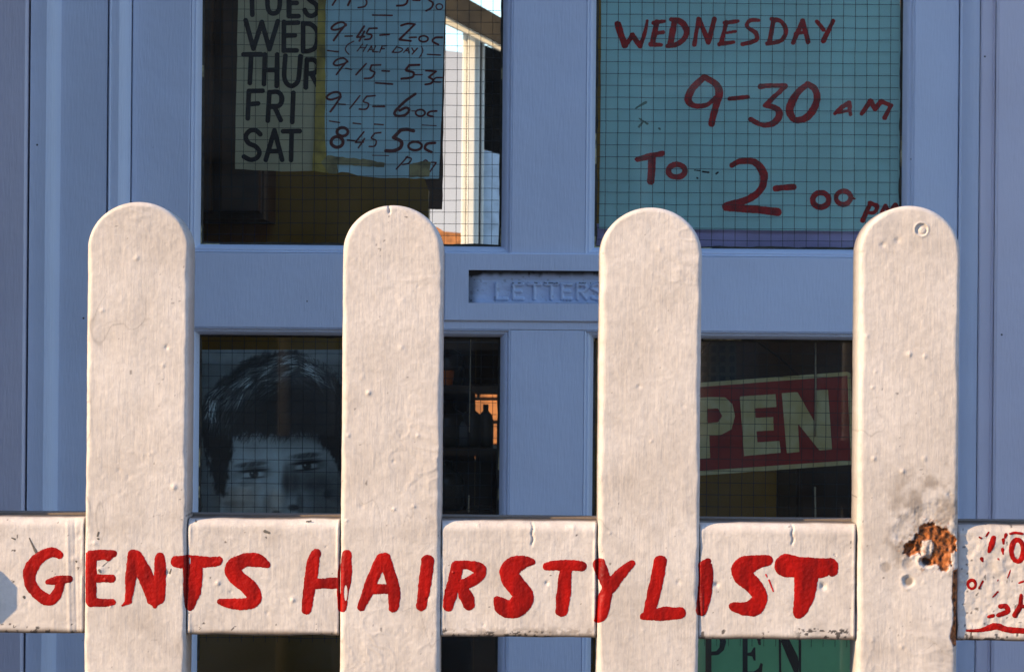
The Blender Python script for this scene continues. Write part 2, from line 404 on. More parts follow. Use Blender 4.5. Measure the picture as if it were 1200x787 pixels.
def picket_cols(i, x, z):
    n = x.size; c = np.zeros((n, 3)); px, py = W2P(x, z)
    c[:, 1] = np.clip(ss(.35, .75, fbm(x*25, z*25, 131+i, 3)), 0, 1)*.16
    fl = (fbm(x*330, z*330, 171+i, 2) > .60) & (fbm(x*40, z*40, 191+i, 2) > .08)
    c[:, 2] = fl*.55
    cr = np.exp(-(fbm(x*34, z*13, 231+i, 3)/.010)**2)*ss(.12, .32, fbm(x*16, z*16, 241+i, 2))
    jt = ss(.035, .0, np.minimum(np.abs(z-ZRT), np.abs(z-ZRB)))
    cr = np.maximum(cr, np.exp(-(fbm(x*60, z*30, 251+i, 3)/.012)**2)*ss(.0, .25, fbm(x*20, z*20, 261+i, 2))*jt)
    c[:, 2] = np.maximum(c[:, 2], cr*.28)
    c[:, 1] = np.maximum(c[:, 1], .20*jt*ss(-.1, .5, fbm(x*45, z*45, 271+i, 3)))
    de = PIC[i][1]-np.abs(x-PIC[i][0])
    c[:, 1] = np.maximum(c[:, 1], .18*ss(.0012, 0, de)*ss(-.1, .4, fbm(z*60, x*0+i, 281, 3)))
    if i == 4:
        _, _, rot, st, gr, fk = rot_masks(x, z)
        c[:, 0] = ss(.6, -.8, np.minimum(rot, st))*(1-.9*ss(.6, -.6, gr+2*fbm(px*.4, py*.4, 341, 2)))
        c[:, 1] = np.maximum(c[:, 1], ss(2, -1, gr)*.5*ss(-.4, .3, fbm(px*.5, py*.5, 343, 2)))
        c[:, 0] = np.maximum(c[:, 0], .55*ss(16, 0, rot)*(fbm(px*.30, py*.30, 321, 3) > .30))
        c[:, 1] = np.maximum(c[:, 1], ss(24, -2, rot+.5*(py-655))*.6*ss(-.3, .3, fbm(x*120, z*120, 5, 3)))
        c[:, 1] = np.maximum(c[:, 1], ss(14, 0, np.hypot((px-1052)/1.5, (py-655)))*.55*ss(-.2, .3, fbm(x*160, z*160, 6, 3)))
        for (a, cc, r0, k) in [(150, 410, 7.5, .42), (250, 395, 8.5, .35), (255, 475, 6.5, .75), (262, 322, 6, .3), (190, 345, 7, .2)]:
            rr = np.hypot(px-(1000+a/3.935), py-(560+cc/3.935)); c[:, 1] = np.maximum(c[:, 1], k*ss(r0, r0*.5, rr))
        rr = np.hypot(px-(1000+335/3.935), py-(560+385/3.935)); c[:, 2] = np.maximum(c[:, 2], .9*ss(6, 3, rr))
        # damp pinkish wear in the flake
        c[:, 1] = np.maximum(c[:, 1], ss(0, -2, fk)*(.20+.25*ss(0, .5, fbm(x*90, z*90, 17, 3))))
    # dirt by the lower rail junctions
    return c

fence = empty('picket_fence', (0, 0.01, 0), 'white wooden picket fence with round-topped pickets and red hand-painted lettering', 'fence')
def build_picket(i, dense):
    cx, w, zs, b, zt = PIC[i]
    st = 0.0008 if dense else 0.006
    zlow = ZZ(600, 800, 0)
    rows = [0.04, 0.3, 0.5, zlow-.02] + list(np.arange(zlow, zs, st))
    nphi = 70 if dense else 14
    rows += [zs+b*math.sin(p) for p in np.linspace(0, math.pi/2*.9995, nphi)][0:]
    rows = np.array(rows)
    e = np.array([0, .05, .12, .22, .36, .54, .78, 1.1, 1.5, 2.0, 2.6, 3.3, 4.1])*1e-3/w
    inner = np.linspace(-1+e[-1], 1-e[-1], int((2*w-.0082)/st)+1)
    u = np.concatenate([-1+e[:-1], inner, (1-e[:-1])[::-1]])
    nr, nc = len(rows), len(u)
    ww = np.where(rows > zs, w*np.sqrt(np.maximum(1-(np.maximum(rows-zs, 0)/b)**2, 1e-7)), w)
    ww = ww*(1+.004*fbm(rows*40, rows*0+i, 201, 2)) + .0002*fbm(rows*160, rows*0+i*3, 211, 2)
    cxr = cx+.0004*fbm(rows*9, rows*0+i*5, 221, 2)
    X = cxr[:, None]+u[None, :]*ww[:, None]; Z = np.repeat(rows[:, None], nc, 1)
    # distance is measured on the true outline, so wobbling rows keep their rounding
    Xn = cx+u[None, :]*np.where(rows > zs, w*np.sqrt(np.maximum(1-(np.maximum(rows-zs, 0)/b)**2, 1e-7)), w)[:, None]
    Y = picket_front(i, Xn, Z)
    fr = np.stack([X, Y, Z], -1)
    bl = np.stack([cxr-ww, np.full(nr, T_P), rows], -1)[:, None]; brr = np.stack([cxr+ww, np.full(nr, T_P), rows], -1)[:, None]
    A = np.concatenate([bl, fr, brr], 1); m = nc+2
    V = A.reshape(-1, 3); idx = np.arange(nr*m).reshape(nr, m)
    q = np.stack([idx[:-1, :-1], idx[:-1, 1:], idx[1:, 1:], idx[1:, :-1]], -1).reshape(-1, 4)
    qb = np.stack([idx[:-1, -1], idx[:-1, 0], idx[1:, 0], idx[1:, -1]], -1)
    F = np.concatenate([q, qb]).tolist()
    F.append(list(idx[0][::-1])); F.append(list(idx[-1]))
    cols = picket_cols(i, V[:, 0], V[:, 2])
    side = (V[:, 1] > T_P-1e-5)
    cols[side, 1] = .04
    o = obj('picket', V.tolist(), F, M_fence, fence, True, cols)
    return o
for i in range(len(PIC)):
    o = build_picket(i, 1 <= i <= 4)
    if i == 4: o['label'] = 'picket with rotten brown patch where paint has flaked off beside the rail joint'

# rail sections between the pickets
cracks = [(624, 0), (929, 0), (0, 0)]
def rail_front(k, x, z):
    """section k lies left of picket k"""
    xl = PIC[k-1][0]+PIC[k-1][1] if k > 0 else -.75
    xr = PIC[k][0]-PIC[k][1] if k < len(PIC) else .75
    y = RAIL_Y[min(k, 5)]+rnd(ZRT-z, .0075)*1.0
    y = np.maximum(y, RAIL_Y[min(k, 5)]+rnd(z-ZRB, .0028))
    re = .0018
    y = y+rnd(x-xl, re)+rnd(xr-x, re*.8)
    px, py = W2P(x, z)
    y = y-relief(x, z, 90+k*3)*1.15
    for cxk, _ in cracks:
        if cxk: y = y+.0016*np.exp(-((px-cxk-.8*np.sin(py*.5))/1.1)**2)*ss(642, 634, py)
    if k == 5:   # thick crazed old paint
        y = y-.0009*fbm(x*170, z*170, 511, 3)-.0028*ss(632, 618, py)*np.clip(fbm(x*60, z*60, 517, 2)+.3, 0, 1)
    c_=0; nz = np.clip(fbm(z*70, z*0+k, 641, 3)+.35, 0, 1)
    y = y-.0016*np.exp(-((xr-x-.0022)/.0009)**2)*nz+.0022*np.exp(-((xr-x-.0006)/.0005)**2)
    y = y-.0010*np.exp(-((x-xl-.0026)/.0010)**2)*np.clip(fbm(z*55, z*0+k, 651, 3)+.2, 0, 1)
    if k == 1:
        y = y+.0006*(np.exp(-((px-88-.02*(py-680))/1.4)**2)-np.exp(-((px-80-.02*(py-680))/2)**2))*.8
    return y
def rail_cols(k, x, z, y):
    c = np.zeros((x.size, 3)); px, py = W2P(x, z)
    c[:, 1] = np.clip(ss(.25, .7, fbm(x*30, z*30, 141+k, 3)), 0, 1)*.22
    sp = fbm(x*260, z*260, 181+k, 3)
    low = ss(.014, .0, z-ZRB)
    c[:, 2] = ((sp > .62-.42*low*ss(.0, .5, fbm(x*18, z*2, 12, 2)+.25)))*.85
    c[:, 1] = np.maximum(c[:, 1], ss(.0050, 0.0005, z-ZRB+.001*fbm(x*80,z*0,8,2))*.85)
    xl = (PIC[k-1][0]+PIC[k-1][1]) if k > 0 else -.75
    xr = PIC[k][0]-PIC[k][1]
    c[:, 2] = np.maximum(c[:, 2], .9*ss(.0014, .0002, np.minimum(x-xl, xr-x)+.0009*fbm(z*60, x*0+k, 665, 3))*ss(-.2, .1, fbm(z*45, x*0+k, 661, 3)))
    if k == 4:
        c[:, 2] = np.maximum(c[:, 2], .9*(fbm(px*.22, py*.28, 671, 3) > .12)*ss(735, 738, py)*ss(925, 945, px)*ss(1004, 990, px))
    if k == 3:
        c[:, 2] = np.maximum(c[:, 2], .9*(fbm(px*.25, py*.3, 673, 3) > .10)*ss(738, 741, py)*ss(560, 575, px)*ss(650, 640, px))
        c[:, 1] = np.maximum(c[:, 1], .5*(fbm(px*.2, py*.3, 675, 3) > .0)*ss(732, 741, py))
    back = y > .014
    c[back, 1] = .9
    if k == 5:
        c[:, 2] = np.maximum(c[:, 2], (fbm(x*300, z*300, 77, 2) > .48)*.7)
        c[:, 1] = np.maximum(c[:, 1], ss(630, 616, py)*.3)
        c[:, 1] = np.maximum(c[:, 1], ss(.004, 0, z-ZRB)*.8)
    return c
for k in range(0, 6):
    xl = (PIC[k-1][0]+PIC[k-1][1]) if k > 0 else -.745
    xr = PIC[k][0]-PIC[k][1]
    dense = 1 <= k <= 5
    st = .0008 if dense else .006
    g = .0003
    lx = xl+g; rx = xr-g
    e = np.array([0, .2, .5, .9, 1.4, 2.0])*1e-3
    xs = np.concatenate([lx+e[:-1], np.linspace(lx+e[-1], rx-e[-1], int((rx-lx)/st)), (rx-e[:-1])[::-1]])
    et = np.array([0, .08, .25, .5, .9, 1.4, 2.0, 2.8, 3.7, 4.8, 6.1, 7.6])*1e-3
    eb = np.array([0, .08, .25, .6, 1.1, 1.8, 2.8])*1e-3
    zs_ = np.concatenate([ZRB+eb[:-1], np.linspace(ZRB+eb[-1], ZRT-et[-1], int((ZRT-ZRB)/st)), (ZRT-et[:-1])[::-1]])
    X, Z = np.meshgrid(xs, zs_, indexing='ij')
    Y = rail_front(k, X, Z)
    Zw = Z + (.0006*fbm(X*60, X*0+k, 621, 3))*ss(.02, 0, np.minimum(ZRT-Z, Z-ZRB))
    fr = np.stack([X, Y, Zw], -1)
    yb = .0445
    n1 = len(xs)
    tb = np.stack([xs, np.full(n1, yb), Zw[:, -1]], -1)[:, None]; tm = np.stack([xs, np.full(n1, .0155), Zw[:, -1]+.0003], -1)[:, None]
    bb = np.stack([xs, np.full(n1, yb), Zw[:, 0]], -1)[:, None]
    A = np.concatenate([bb, fr, tm, tb], 1); m = A.shape[1]
    V = A.reshape(-1, 3); idx = np.arange(n1*m).reshape(n1, m)
    q = np.stack([idx[:-1, :-1], idx[1:, :-1], idx[1:, 1:], idx[:-1, 1:]], -1).reshape(-1, 4)
    qb = np.stack([idx[:-1, -1], idx[1:, -1], idx[1:, 0], idx[:-1, 0]], -1)
    F = np.concatenate([q, qb]).tolist(); F.append(list(idx[0])); F.append(list(idx[-1][::-1]))
    o = obj('rail_section', V.tolist(), F, M_fence, fence, True, rail_cols(k, V[:, 0], V[:, 2], V[:, 1]))
    if k == 5: o['label'] = 'cracked rail section right of the rotten picket with faded red lettering'
for (za, zb) in ((ZRB+.001, ZRT-.0015), (.22, .30)):
    v, f = box_vf(-.745, 1.4, .0455, .072, za, zb+.0028)
    obj('rail', v, f, M_fence, fence, False, np.tile([0, .9, 0], (len(v), 1)))

def fence_surf(px, py):
    """depth of the painted front at photograph point (vectorised)"""
    out_x = np.zeros(px.shape); out_z = np.zeros(px.shape); Y = np.zeros(px.shape)
    dx = px-600.0; dy = py-393.5
    u = dx*math.cos(ROLL)+dy*math.sin(ROLL); v = -dx*math.sin(ROLL)+dy*math.cos(ROLL)
    x = u*(-CY)/K; z = CZ-v*(-CY)/K
    Y[:] = .01
    done = np.zeros(px.shape, bool)
    for i in range(len(PIC)):
        m = np.abs(x-PIC[i][0]) <= PIC[i][1]
        if m.any(): Y[m] = np.minimum(picket_front(i, x[m], z[m]), .0036); done |= m
    for k in range(6):
        xl = (PIC[k-1][0]+PIC[k-1][1]) if k > 0 else -1
        m = (x > xl) & (x < PIC[k][0]-PIC[k][1]) & ~done
        if m.any(): Y[m] = np.minimum(rail_front(k, x[m], np.clip(z[m], ZRB, ZRT)), RAIL_Y[k]+.0016)
    return x, Y, z

# ---------------------------------------------------------------- lettering
def catmull(pts, n=6):
    if len(pts) < 3: return pts
    out = []
    P_ = [pts[0]]+list(pts)+[pts[-1]]
    for i in range(1, len(P_)-2):
        p0, p1, p2, p3 = [np.array(q, float) for q in P_[i-1:i+3]]
        for k in range(n):
            t = k/n
            out.append(tuple(.5*((2*p1)+(-p0+p2)*t+(2*p0-5*p1+4*p2-p3)*t*t+(-p0+3*p1-3*p2+p3)*t**3)))
    out.append(tuple(P_[-2])); return out
def ell(cx, cy, rx, ry, r, n=16, rot=0.0):
    c, s = math.cos(rot), math.sin(rot)
    return [(cx+rx*math.cos(a)*c-ry*math.sin(a)*s, cy+rx*math.cos(a)*s+ry*math.sin(a)*c, r) for a in [2*math.pi*k/n for k in range(n+1)]]
def strokes_sd(st, X, Y):
    d = np.full(X.shape, 1e9)
    for s in st:
        for (ax, ay, ar), (bx, by, br) in zip(s[:-1], s[1:]):
            ex, ey = bx-ax, by-ay; L = ex*ex+ey*ey+1e-9
            t = np.clip(((X-ax)*ex+(Y-ay)*ey)/L, 0, 1)
            d = np.minimum(d, np.hypot(X-ax-t*ex, Y-ay-t*ey)-(ar+t*(br-ar)))
    return d
def field_mesh(name, fn, bb, h, to_world, mat, parent, smooth=False):
    x0, y0, x1, y1 = bb
    nx = int((x1-x0)/h)+2; ny = int((y1-y0)/h)+2
    gx = x0+np.arange(nx)*h; gy = y0+np.arange(ny)*h
    X, Y = np.meshgrid(gx, gy, indexing='ij'); Fv = fn(X, Y)
    Fv = np.where(np.abs(Fv) < 1e-5, 1e-5, Fv)
    ins = Fv < 0
    verts = []; depth = []; cache = {}
    def node(i, j):
        k = (i, j)
        if k not in cache: cache[k] = len(verts); verts.append((gx[i], gy[j])); depth.append(-Fv[i, j])
        return cache[k]
    def edge(a, b):
        k = (a, b) if a < b else (b, a)
        if k not in cache:
            fa = Fv[k[0]]; fb = Fv[k[1]]; t = fa/(fa-fb)
            cache[k] = len(verts)
            verts.append((gx[k[0][0]]+t*(gx[k[1][0]]-gx[k[0][0]]), gy[k[0][1]]+t*(gy[k[1][1]]-gy[k[0][1]]))); depth.append(0.0)
        return cache[k]
    faces = []
    cnt = ins[:-1, :-1].astype(int)+ins[1:, :-1]+ins[1:, 1:]+ins[:-1, 1:]
    for i, j in zip(*np.nonzero(cnt)):
        c = [(i, j), (i+1, j), (i+1, j+1), (i, j+1)]; poly = []
        for a, b in zip(c, c[1:]+c[:1]):
            if ins[a]: poly.append(node(*a))
            if ins[a] != ins[b]: poly.append(edge(a, b))
        if len(poly) >= 3: faces.append(poly)
    if not faces: return None
    vp = np.array(verts); V = to_world(vp[:, 0], vp[:, 1], np.array(depth))
    return obj(name, V.tolist(), faces, mat, parent, smooth)
def w_fence(px, py, dep):
    x, Y, z = fence_surf(px, py)
    return np.stack([x, Y-.00018-.00022*np.clip(dep/2.5, 0, 1), z], -1)
def w_flat(y):
    def g(px, py, dep):
        dx = px-600.0; dy = py-393.5
        u = dx*math.cos(ROLL)+dy*math.sin(ROLL); v = -dx*math.sin(ROLL)+dy*math.cos(ROLL); d = (y-CY)/K
        return np.stack([u*d, np.full(px.shape, y), CZ-v*d], -1)
    return g
def letter(name, strokes, org, sc, wfn, mat, parent, h=.6, rag=0.0, smooth_curve=True, cut=None, rscale=1.0, clipx=None, seed=0):
    S_ = []
    for s in strokes:
        q = [(org[0]+a/sc, org[1]+b/sc, r/sc*rscale) for a, b, r in s]
        S_.append(catmull(q) if (smooth_curve and len(q) > 2) else q)
    allp = [p for s in S_ for p in s]; mr = max(p[2] for p in allp)+2+rag
    bb = (min(p[0] for p in allp)-mr, min(p[1] for p in allp)-mr, max(p[0] for p in allp)+mr, max(p[1] for p in allp)+mr)
    def fn(X, Y):
        d = strokes_sd(S_, X, Y)
        if rag: d = d+rag*.9*fbm(X*.10, Y*.10, 700+seed, 3)+rag*.5*fbm(X*.9, Y*.35, 730+seed, 2)
        if cut:
            for (cx, cy, rx, ry) in cut:
                qx, qy = org[0]+cx/sc, org[1]+cy/sc
                d = np.maximum(d, (1-np.hypot((X-qx)/(rx/sc), (Y-qy)/(ry/sc)))*min(rx, ry)/sc)
        if clipx is not None: d = np.maximum(d, X-clipx)
        return d
    return field_mesh(name, fn, bb, h, wfn, mat, parent, smooth=(wfn is w_fence))

A_ = ((0, 630), 5.4545); B_ = ((190, 630), 5.217); C_ = ((390, 630), 5.4545); D_ = ((560, 635), 5.4545); E_ = ((740, 635), 4.615)
GENTS = [
 (A_, [[(375,108,26),(345,92,30),(300,98,34),(240,135,38),(195,200,42),(186,265,40),(215,330,38),(270,380,38),(325,398,34),(365,345,34),(385,290,30)], [(300,283,16),(360,272,28),(440,264,24)]], None),
 (A_, [[(584,120,36),(581,250,36),(580,398,34)], [(585,112,36),(650,108,34),(725,98,22)], [(690,125,24),(700,118,22)], [(600,258,28),(715,256,26)], [(580,412,28),(660,413,26),(722,408,20)]], None),
 (A_, [[(852,110,38),(838,230,36),(822,395,22)], [(866,120,44),(930,240,50),(985,385,50)], [(1022,125,32),(1022,240,40),(1012,380,42)], [(990,400,42),(988,435,16)], [(825,405,20),(780,432,6)]], None),
 (B_, [[(88,142,36),(170,145,42),(260,148,34),(335,142,28),(348,125,14)], [(185,165,58),(190,240,58),(180,330,52),(168,420,26)]], [(168, 140, 5, 22)]),
 (B_, [[(640,165,20),(585,138,40),(500,138,42),(432,180,50),(452,240,50),(530,305,50),(560,365,50),(520,400,40),(430,402,34),(350,388,18)]], None),
 (B_, [[(942,90,26),(925,130,36),(905,260,40),(880,440,30)], [(930,280,34),(1080,275,34)], [(1128,100,30),(1118,200,42),(1108,300,40),(1098,425,28)]], [(1122, 335, 11, 48)]),
 (C_, [[(310,135,36),(262,240,38),(225,340,36),(182,440,28)], [(335,128,34),(365,230,38),(390,340,40),(388,440,34)], [(250,325,32),(385,325,32)]], None),
 (C_, [[(608,148,42),(592,280,41),(565,432,34)]], None),
 (C_, [[(795,185,40),(768,300,42),(735,435,36)], [(790,175,30),(860,172,28),(930,195,40),(940,235,36),(880,280,38),(800,310,36)], [(825,320,34),(855,380,44),(868,425,38)]], None),
 (D_, [[(345,125,22),(285,128,42),(215,165,62),(205,220,62),(255,290,62),(292,350,66),(262,400,68),(220,430,58),(160,412,52),(125,372,24)]], None),
 (D_, [[(440,155,26),(500,148,34),(600,148,36),(662,155,32)], [(562,190,40),(548,320,46),(536,435,42)]], None),
 (D_, [[(778,142,42),(800,210,40),(828,280,36)], [(832,285,34),(805,380,46),(785,470,34),(755,500,14)], [(985,135,22),(920,195,36),(850,280,40),(830,310,36)]], None),
 (E_, [[(155,108,36),(140,190,36),(118,290,36),(98,375,34)], [(62,400,18),(110,390,30),(190,385,38),(262,382,32)]], None),
 (E_, [[(385,128,24),(415,105,18)], [(402,130,36),(405,180,38),(398,270,40),(380,365,32)]], None),
 (E_, [[(740,100,28),(680,108,40),(605,140,58),(608,185,54),(660,235,46),(694,295,42),(665,350,48),(610,358,36),(550,348,22)]], None),
 (E_, [[(838,125,62),(850,130,60),(950,135,52),(1020,140,54),(1078,125,38),(1090,155,30)], [(945,190,64),(938,280,56),(920,350,44),(905,385,30)]], None)]
for q, (cr, st, cut) in enumerate(GENTS):
    letter('painted_letter', st, cr[0], cr[1], w_fence, M_red, fence, h=.5, rag=1.3, cut=cut, seed=q*3)
R_ = ((1110, 600), 4.92)
for q, st in enumerate([
  [[(275,150,16),(262,190,18),(248,228,12)], [(200,150,8),(190,145,6)], [(245,118,6),(230,140,5)], [(205,270,10),(210,282,6)]],
  [[(330,160,9),(332,180,6)], [(326,215,8),(328,240,6)], [(345,132,9),(340,145,6)], [(300,392,5),(296,400,4)], [(300,270,4),(305,275,4)]],
  [ell(412, 222, 34, 62, 15)],
  [[(370,125,8),(400,120,8),(440,125,8)]],
  [ell(148, 418, 22, 25, 9)], [[(212,400,6),(190,440,7)]], [[(298,462,7),(270,490,7)]],
  [[(312,545,14),(345,545,14),(352,575,15),(300,595,14)], [(245,605,8),(272,598,10)]],
  [[(432,480,10),(428,540,16),(398,595,16)], [(425,545,12),(450,545,12)]],
  [[(120,685,6),(200,682,12),(285,660,20),(360,680,18),(450,685,18)]],
  [[(372,335,3),(355,380,4)], [(420,410,4),(445,400,6)]]]):
    letter('painted_mark', st, R_[0], R_[1], w_fence, M_red, fence, h=.5, rag=1.0, seed=q*5+60)
# a smear of the same red beside the S
letter('painted_mark', [[(728,175,5),(735,190,3)], [(745,205,6),(768,265,4)]], E_[0], E_[1], w_fence, M_dred, fence, h=.4, rag=.5)

for st in ([(72,0,3),(92,8,5)], [(185,2,4),(205,45,6),(228,92,9)], [(628,5,7),(620,2,3)], [(484,150,7),(486,158,4)], [(635,205,9),(640,215,5)], [(655,180,3),(690,150,2)], [(1085,225,6),(1095,195,2)], [(150,378,8),(153,384,5)]):
    letter('paint_chip', [st], A_[0], A_[1], w_fence, M_smudge2, fence, h=.4, rag=.5)
for st in ([(886,92,6),(900,97,4)], [(1025,60,3),(1040,58,3)], [(330,95,3),(326,108,3)]):
    letter('paint_chip', [st], (0, 590), 2.857, w_fence, M_smudge2, fence, h=.4, rag=.5)
# an unseen octagonal knob, added to cast its shadow on the left rail
kx, kz = XX(0, 687, 0)-.0720, ZZ(0, 687, 0)+.0290
V = []; F = []
for yy, r in ((.003, .010), (-.020, .010), (-.022, .021), (-.032, .021)):
    for k in range(8):
        a = math.pi/8+k*math.pi/4; V.append((kx+r*math.cos(a), yy, kz+r*math.sin(a)))
for s in range(3):
    for k in range(8): F.append((s*8+k, s*8+(k+1) % 8, s*8+8+(k+1) % 8, s*8+8+k))
F.append(tuple(range(8))); F.append(tuple(range(24, 32))[::-1])
knob = obj('shadow_knob', V, F, M_shadowknob)
tag(knob, 'small octagonal knob added out of view to cast a shadow on the left rail', 'knob')

# ---------------------------------------------------------------- door
YD = 1.0
def X1(px, py=300): return XX(px, py, YD)
def Z1(py, px=645): return ZZ(px, py, YD)
door = empty('door', (X1(637), YD, 0), 'pale blue wooden door with wired glass panes and a LETTERS slot behind the fence', 'door')
def strip_profile(name, prof, z0, z1, mat, parent, back=.05):
    """vertical moulding: profile points (x, y) run from left to right"""
    n = len(prof); V = []
    for z in (z0, z1):
        V += [(x, y, z) for x, y in prof]
    V += [(prof[-1][0], YD+back, z0), (prof[-1][0], YD+back, z1), (prof[0][0], YD+back, z0), (prof[0][0], YD+back, z1)]
    F = [(i, i+1, n+i+1, n+i) for i in range(n-1)]
    F += [(n-1, 2*n, 2*n+1, 2*n-1), (2*n+2, 0, n, 2*n+3), (2*n, 2*n+2, 2*n+3, 2*n+1)]
    F += [tuple(range(n))[::-1]+(2*n+2, 2*n) if False else tuple([2*n+2, 2*n]+list(range(n))[::-1]), tuple(list(range(n, 2*n))+[2*n+1, 2*n+3])]
    return obj(name, V, F, mat, parent)
def arc(xa, ya, xb, yb, bulge, n=6):
    out = []
    for k in range(n+1):
        t = k/n; nx, ny = (yb-ya), -(xb-xa); L = math.hypot(nx, ny)+1e-9
        s = math.sin(math.pi*t)*bulge
        out.append((xa+(xb-xa)*t+nx/L*s, ya+(yb-ya)*t+ny/L*s))
    return out
frame = empty('door_frame', (X1(637), YD, 0), 'lilac-grey moulded wooden door frame around the pale blue door', 'door frame')
ztop = 2.16
g = .0012
# left side, from the outside in
xa = [X1(p) for p in (-150, 37, 39.5, 58, 72, 126.5, 128.5, 140, 152)]
strip_profile('casing', [(xa[0], YD-.045), (xa[1]-.002, YD-.045), (xa[1], YD-.042)], 0, ztop, M_case, frame)
strip_profile('moulding', [(xa[2], YD-.034), (xa[3], YD-.034)]+arc(xa[3], YD-.033, xa[4], YD-.020, .002)+[(xa[4]+.0006, YD-.0185), (xa[5]-.001, YD-.0185), (xa[5], YD-.0176)], 0, ztop, M_door, frame)
strip_profile('jamb', [(xa[6]-.0002, YD-.0192), (xa[6]+.0010, YD-.0202), (xa[6]+.0022, YD-.0185), (xa[7], YD-.018)]+arc(xa[7], YD-.018, xa[8], YD-.003, .0025)+[(xa[8], YD+.012)], 0, ztop, M_door, frame)
# right side
xb = [X1(p) for p in (1123, 1126, 1144, 1146.5, 1158, 1160.5, 1163, 1420)]
strip_profile('jamb', [(xb[0], YD+.012), (xb[0], YD-.0005), (xb[1], YD-.001)]+arc(xb[1], YD-.001, xb[2], YD-.013, .0015), 0, ztop, M_door, frame)
strip_profile('moulding', [(xb[3]-.0015, YD-.0155), (xb[3], YD-.017), (xb[4], YD-.0175), (xb[4]+.0008, YD-.019), (xb[5], YD-.0185), (xb[5]+.0005, YD-.0215)], 0, ztop, M_case, frame)
strip_profile('casing', [(xb[5]+.0012, YD-.022), (xb[6]+.002, YD-.024), (xb[7], YD-.024)], 0, ztop, M_case, frame)
box('lintel', xa[0], xb[7], YD-.04, YD+.05, ztop+.0005, ztop+.14, M_case, frame, b=.004)

# door members
ZT = 2.14; ZB = .02
XL, XR = X1(153.2), X1(1121.8)
pane_px = {'ul': (236, 588.5, -400, 286), 'ur': (699, 1057, -400, 292.5), 'll': (229.5, 585, 393, 1120), 'lr': (693.5, 1058, 397.5, 1120)}
panes = {}
for k, (a, b, c, d) in pane_px.items():
    pym = 150 if k[0] == 'u' else 560
    z0 = Z1(d, (a+b)/2); z1 = Z1(c, (a+b)/2)
    if k[0] == 'u': z1 = 1.96
    else: z0 = .30
    panes[k] = (XX(a, pym, YD), XX(b, pym, YD), z0, z1)
# true verticals shared by the upper and lower lights
for u, lo in (('ul', 'll'), ('ur', 'lr')):
    m0 = (panes[u][0]+panes[lo][0])/2; m1 = (panes[u][1]+panes[lo][1])/2
    panes[u] = (m0, m1)+panes[u][2:]; panes[lo] = (m0, m1)+panes[lo][2:]
zu = (panes['ul'][2]+panes['ur'][2])/2; zl = (panes['ll'][3]+panes['lr'][3])/2
for k in panes:
    a, b, c, d = panes[k]; panes[k] = (a, b, zu, d) if k[0] == 'u' else (a, b, c, zl)
BW = .0105    # bead width
DT = .042
gl_x = (panes['ul'][0]-BW, panes['ul'][1]+BW, panes['ur'][0]-BW, panes['ur'][1]+BW)
zLT = zu-BW*.85; zLB = zl+BW*.75   # lock rail faces between the beads
box('stile', XL, gl_x[0], YD, YD+DT, ZB, ZT, M_door, door, b=.0012)
box('stile', gl_x[3], XR, YD, YD+DT, ZB, ZT, M_door, door, b=.0012)
box('top_rail', gl_x[0]+.0004, gl_x[3]-.0004, YD, YD+DT, 1.96+BW, ZT, M_door, door, b=.0008)
box('lock_rail', gl_x[0]+.0004, gl_x[3]-.0004, YD, YD+DT, zLB, zLT, M_door, door, b=.0008) if False else None
box('bottom_rail', gl_x[0]+.0004, gl_x[3]-.0004, YD, YD+DT, ZB, .30-BW, M_door, door, b=.0008)
box('muntin', gl_x[1], gl_x[2], YD+.0004, YD+DT, zLT+.0003, 1.96+BW-.0003, M_door, door, b=.0008)
box('muntin', gl_x[1], gl_x[2], YD+.0004, YD+DT, .30-BW+.0003, zLB-.0003, M_door, door, b=.0008)
# lock rail with the slot cut out: four blocks joined into one mesh
sx0, sx1 = XX(549, 336, YD), XX(741, 336, YD); sz0, sz1 = ZZ(645, 355.5, YD), ZZ(645, 317, YD)
def holed(name, x0, x1, z0, z1, hx0, hx1, hz0, hz1, y0, y1, b, mat, parent):
    o = [(x0+b,y0,z0+b),(x1-b,y0,z0+b),(x1-b,y0,z1-b),(x0+b,y0,z1-b)]
    h = [(hx0,y0,hz0),(hx1,y0,hz0),(hx1,y0,hz1),(hx0,y0,hz1)]
    ob = [(x0,y0+b,z0),(x1,y0+b,z0),(x1,y0+b,z1),(x0,y0+b,z1)]
    V = o+h+ob+[(a,y1,c) for a,_,c in ob]+[(a,y1,c) for a,_,c in h]
    F = []
    for k in range(4):
        j = (k+1) % 4
        F += [(k, j, 4+j, 4+k), (8+k, 8+j, j, k), (12+k, 12+j, 8+j, 8+k), (4+k, 4+j, 16+j, 16+k), (16+k, 16+j, 12+j, 12+k)]
    return obj(name, V, F, mat, parent)
holed('lock_rail', gl_x[0]+.0004, gl_x[3]-.0004, zLB, zLT, sx0-.004, sx1+.004, sz0-.004, sz1+.004, YD, YD+DT, .0008, M_door, door)
# raised surround of the letter slot
holed('slot_surround', XX(521, 336, YD), XX(769, 336, YD), ZZ(645, 376.5, YD), ZZ(645, 297, YD), sx0, sx1, sz0, sz1, YD-.0032, YD+.010, .0009, M_door, door)
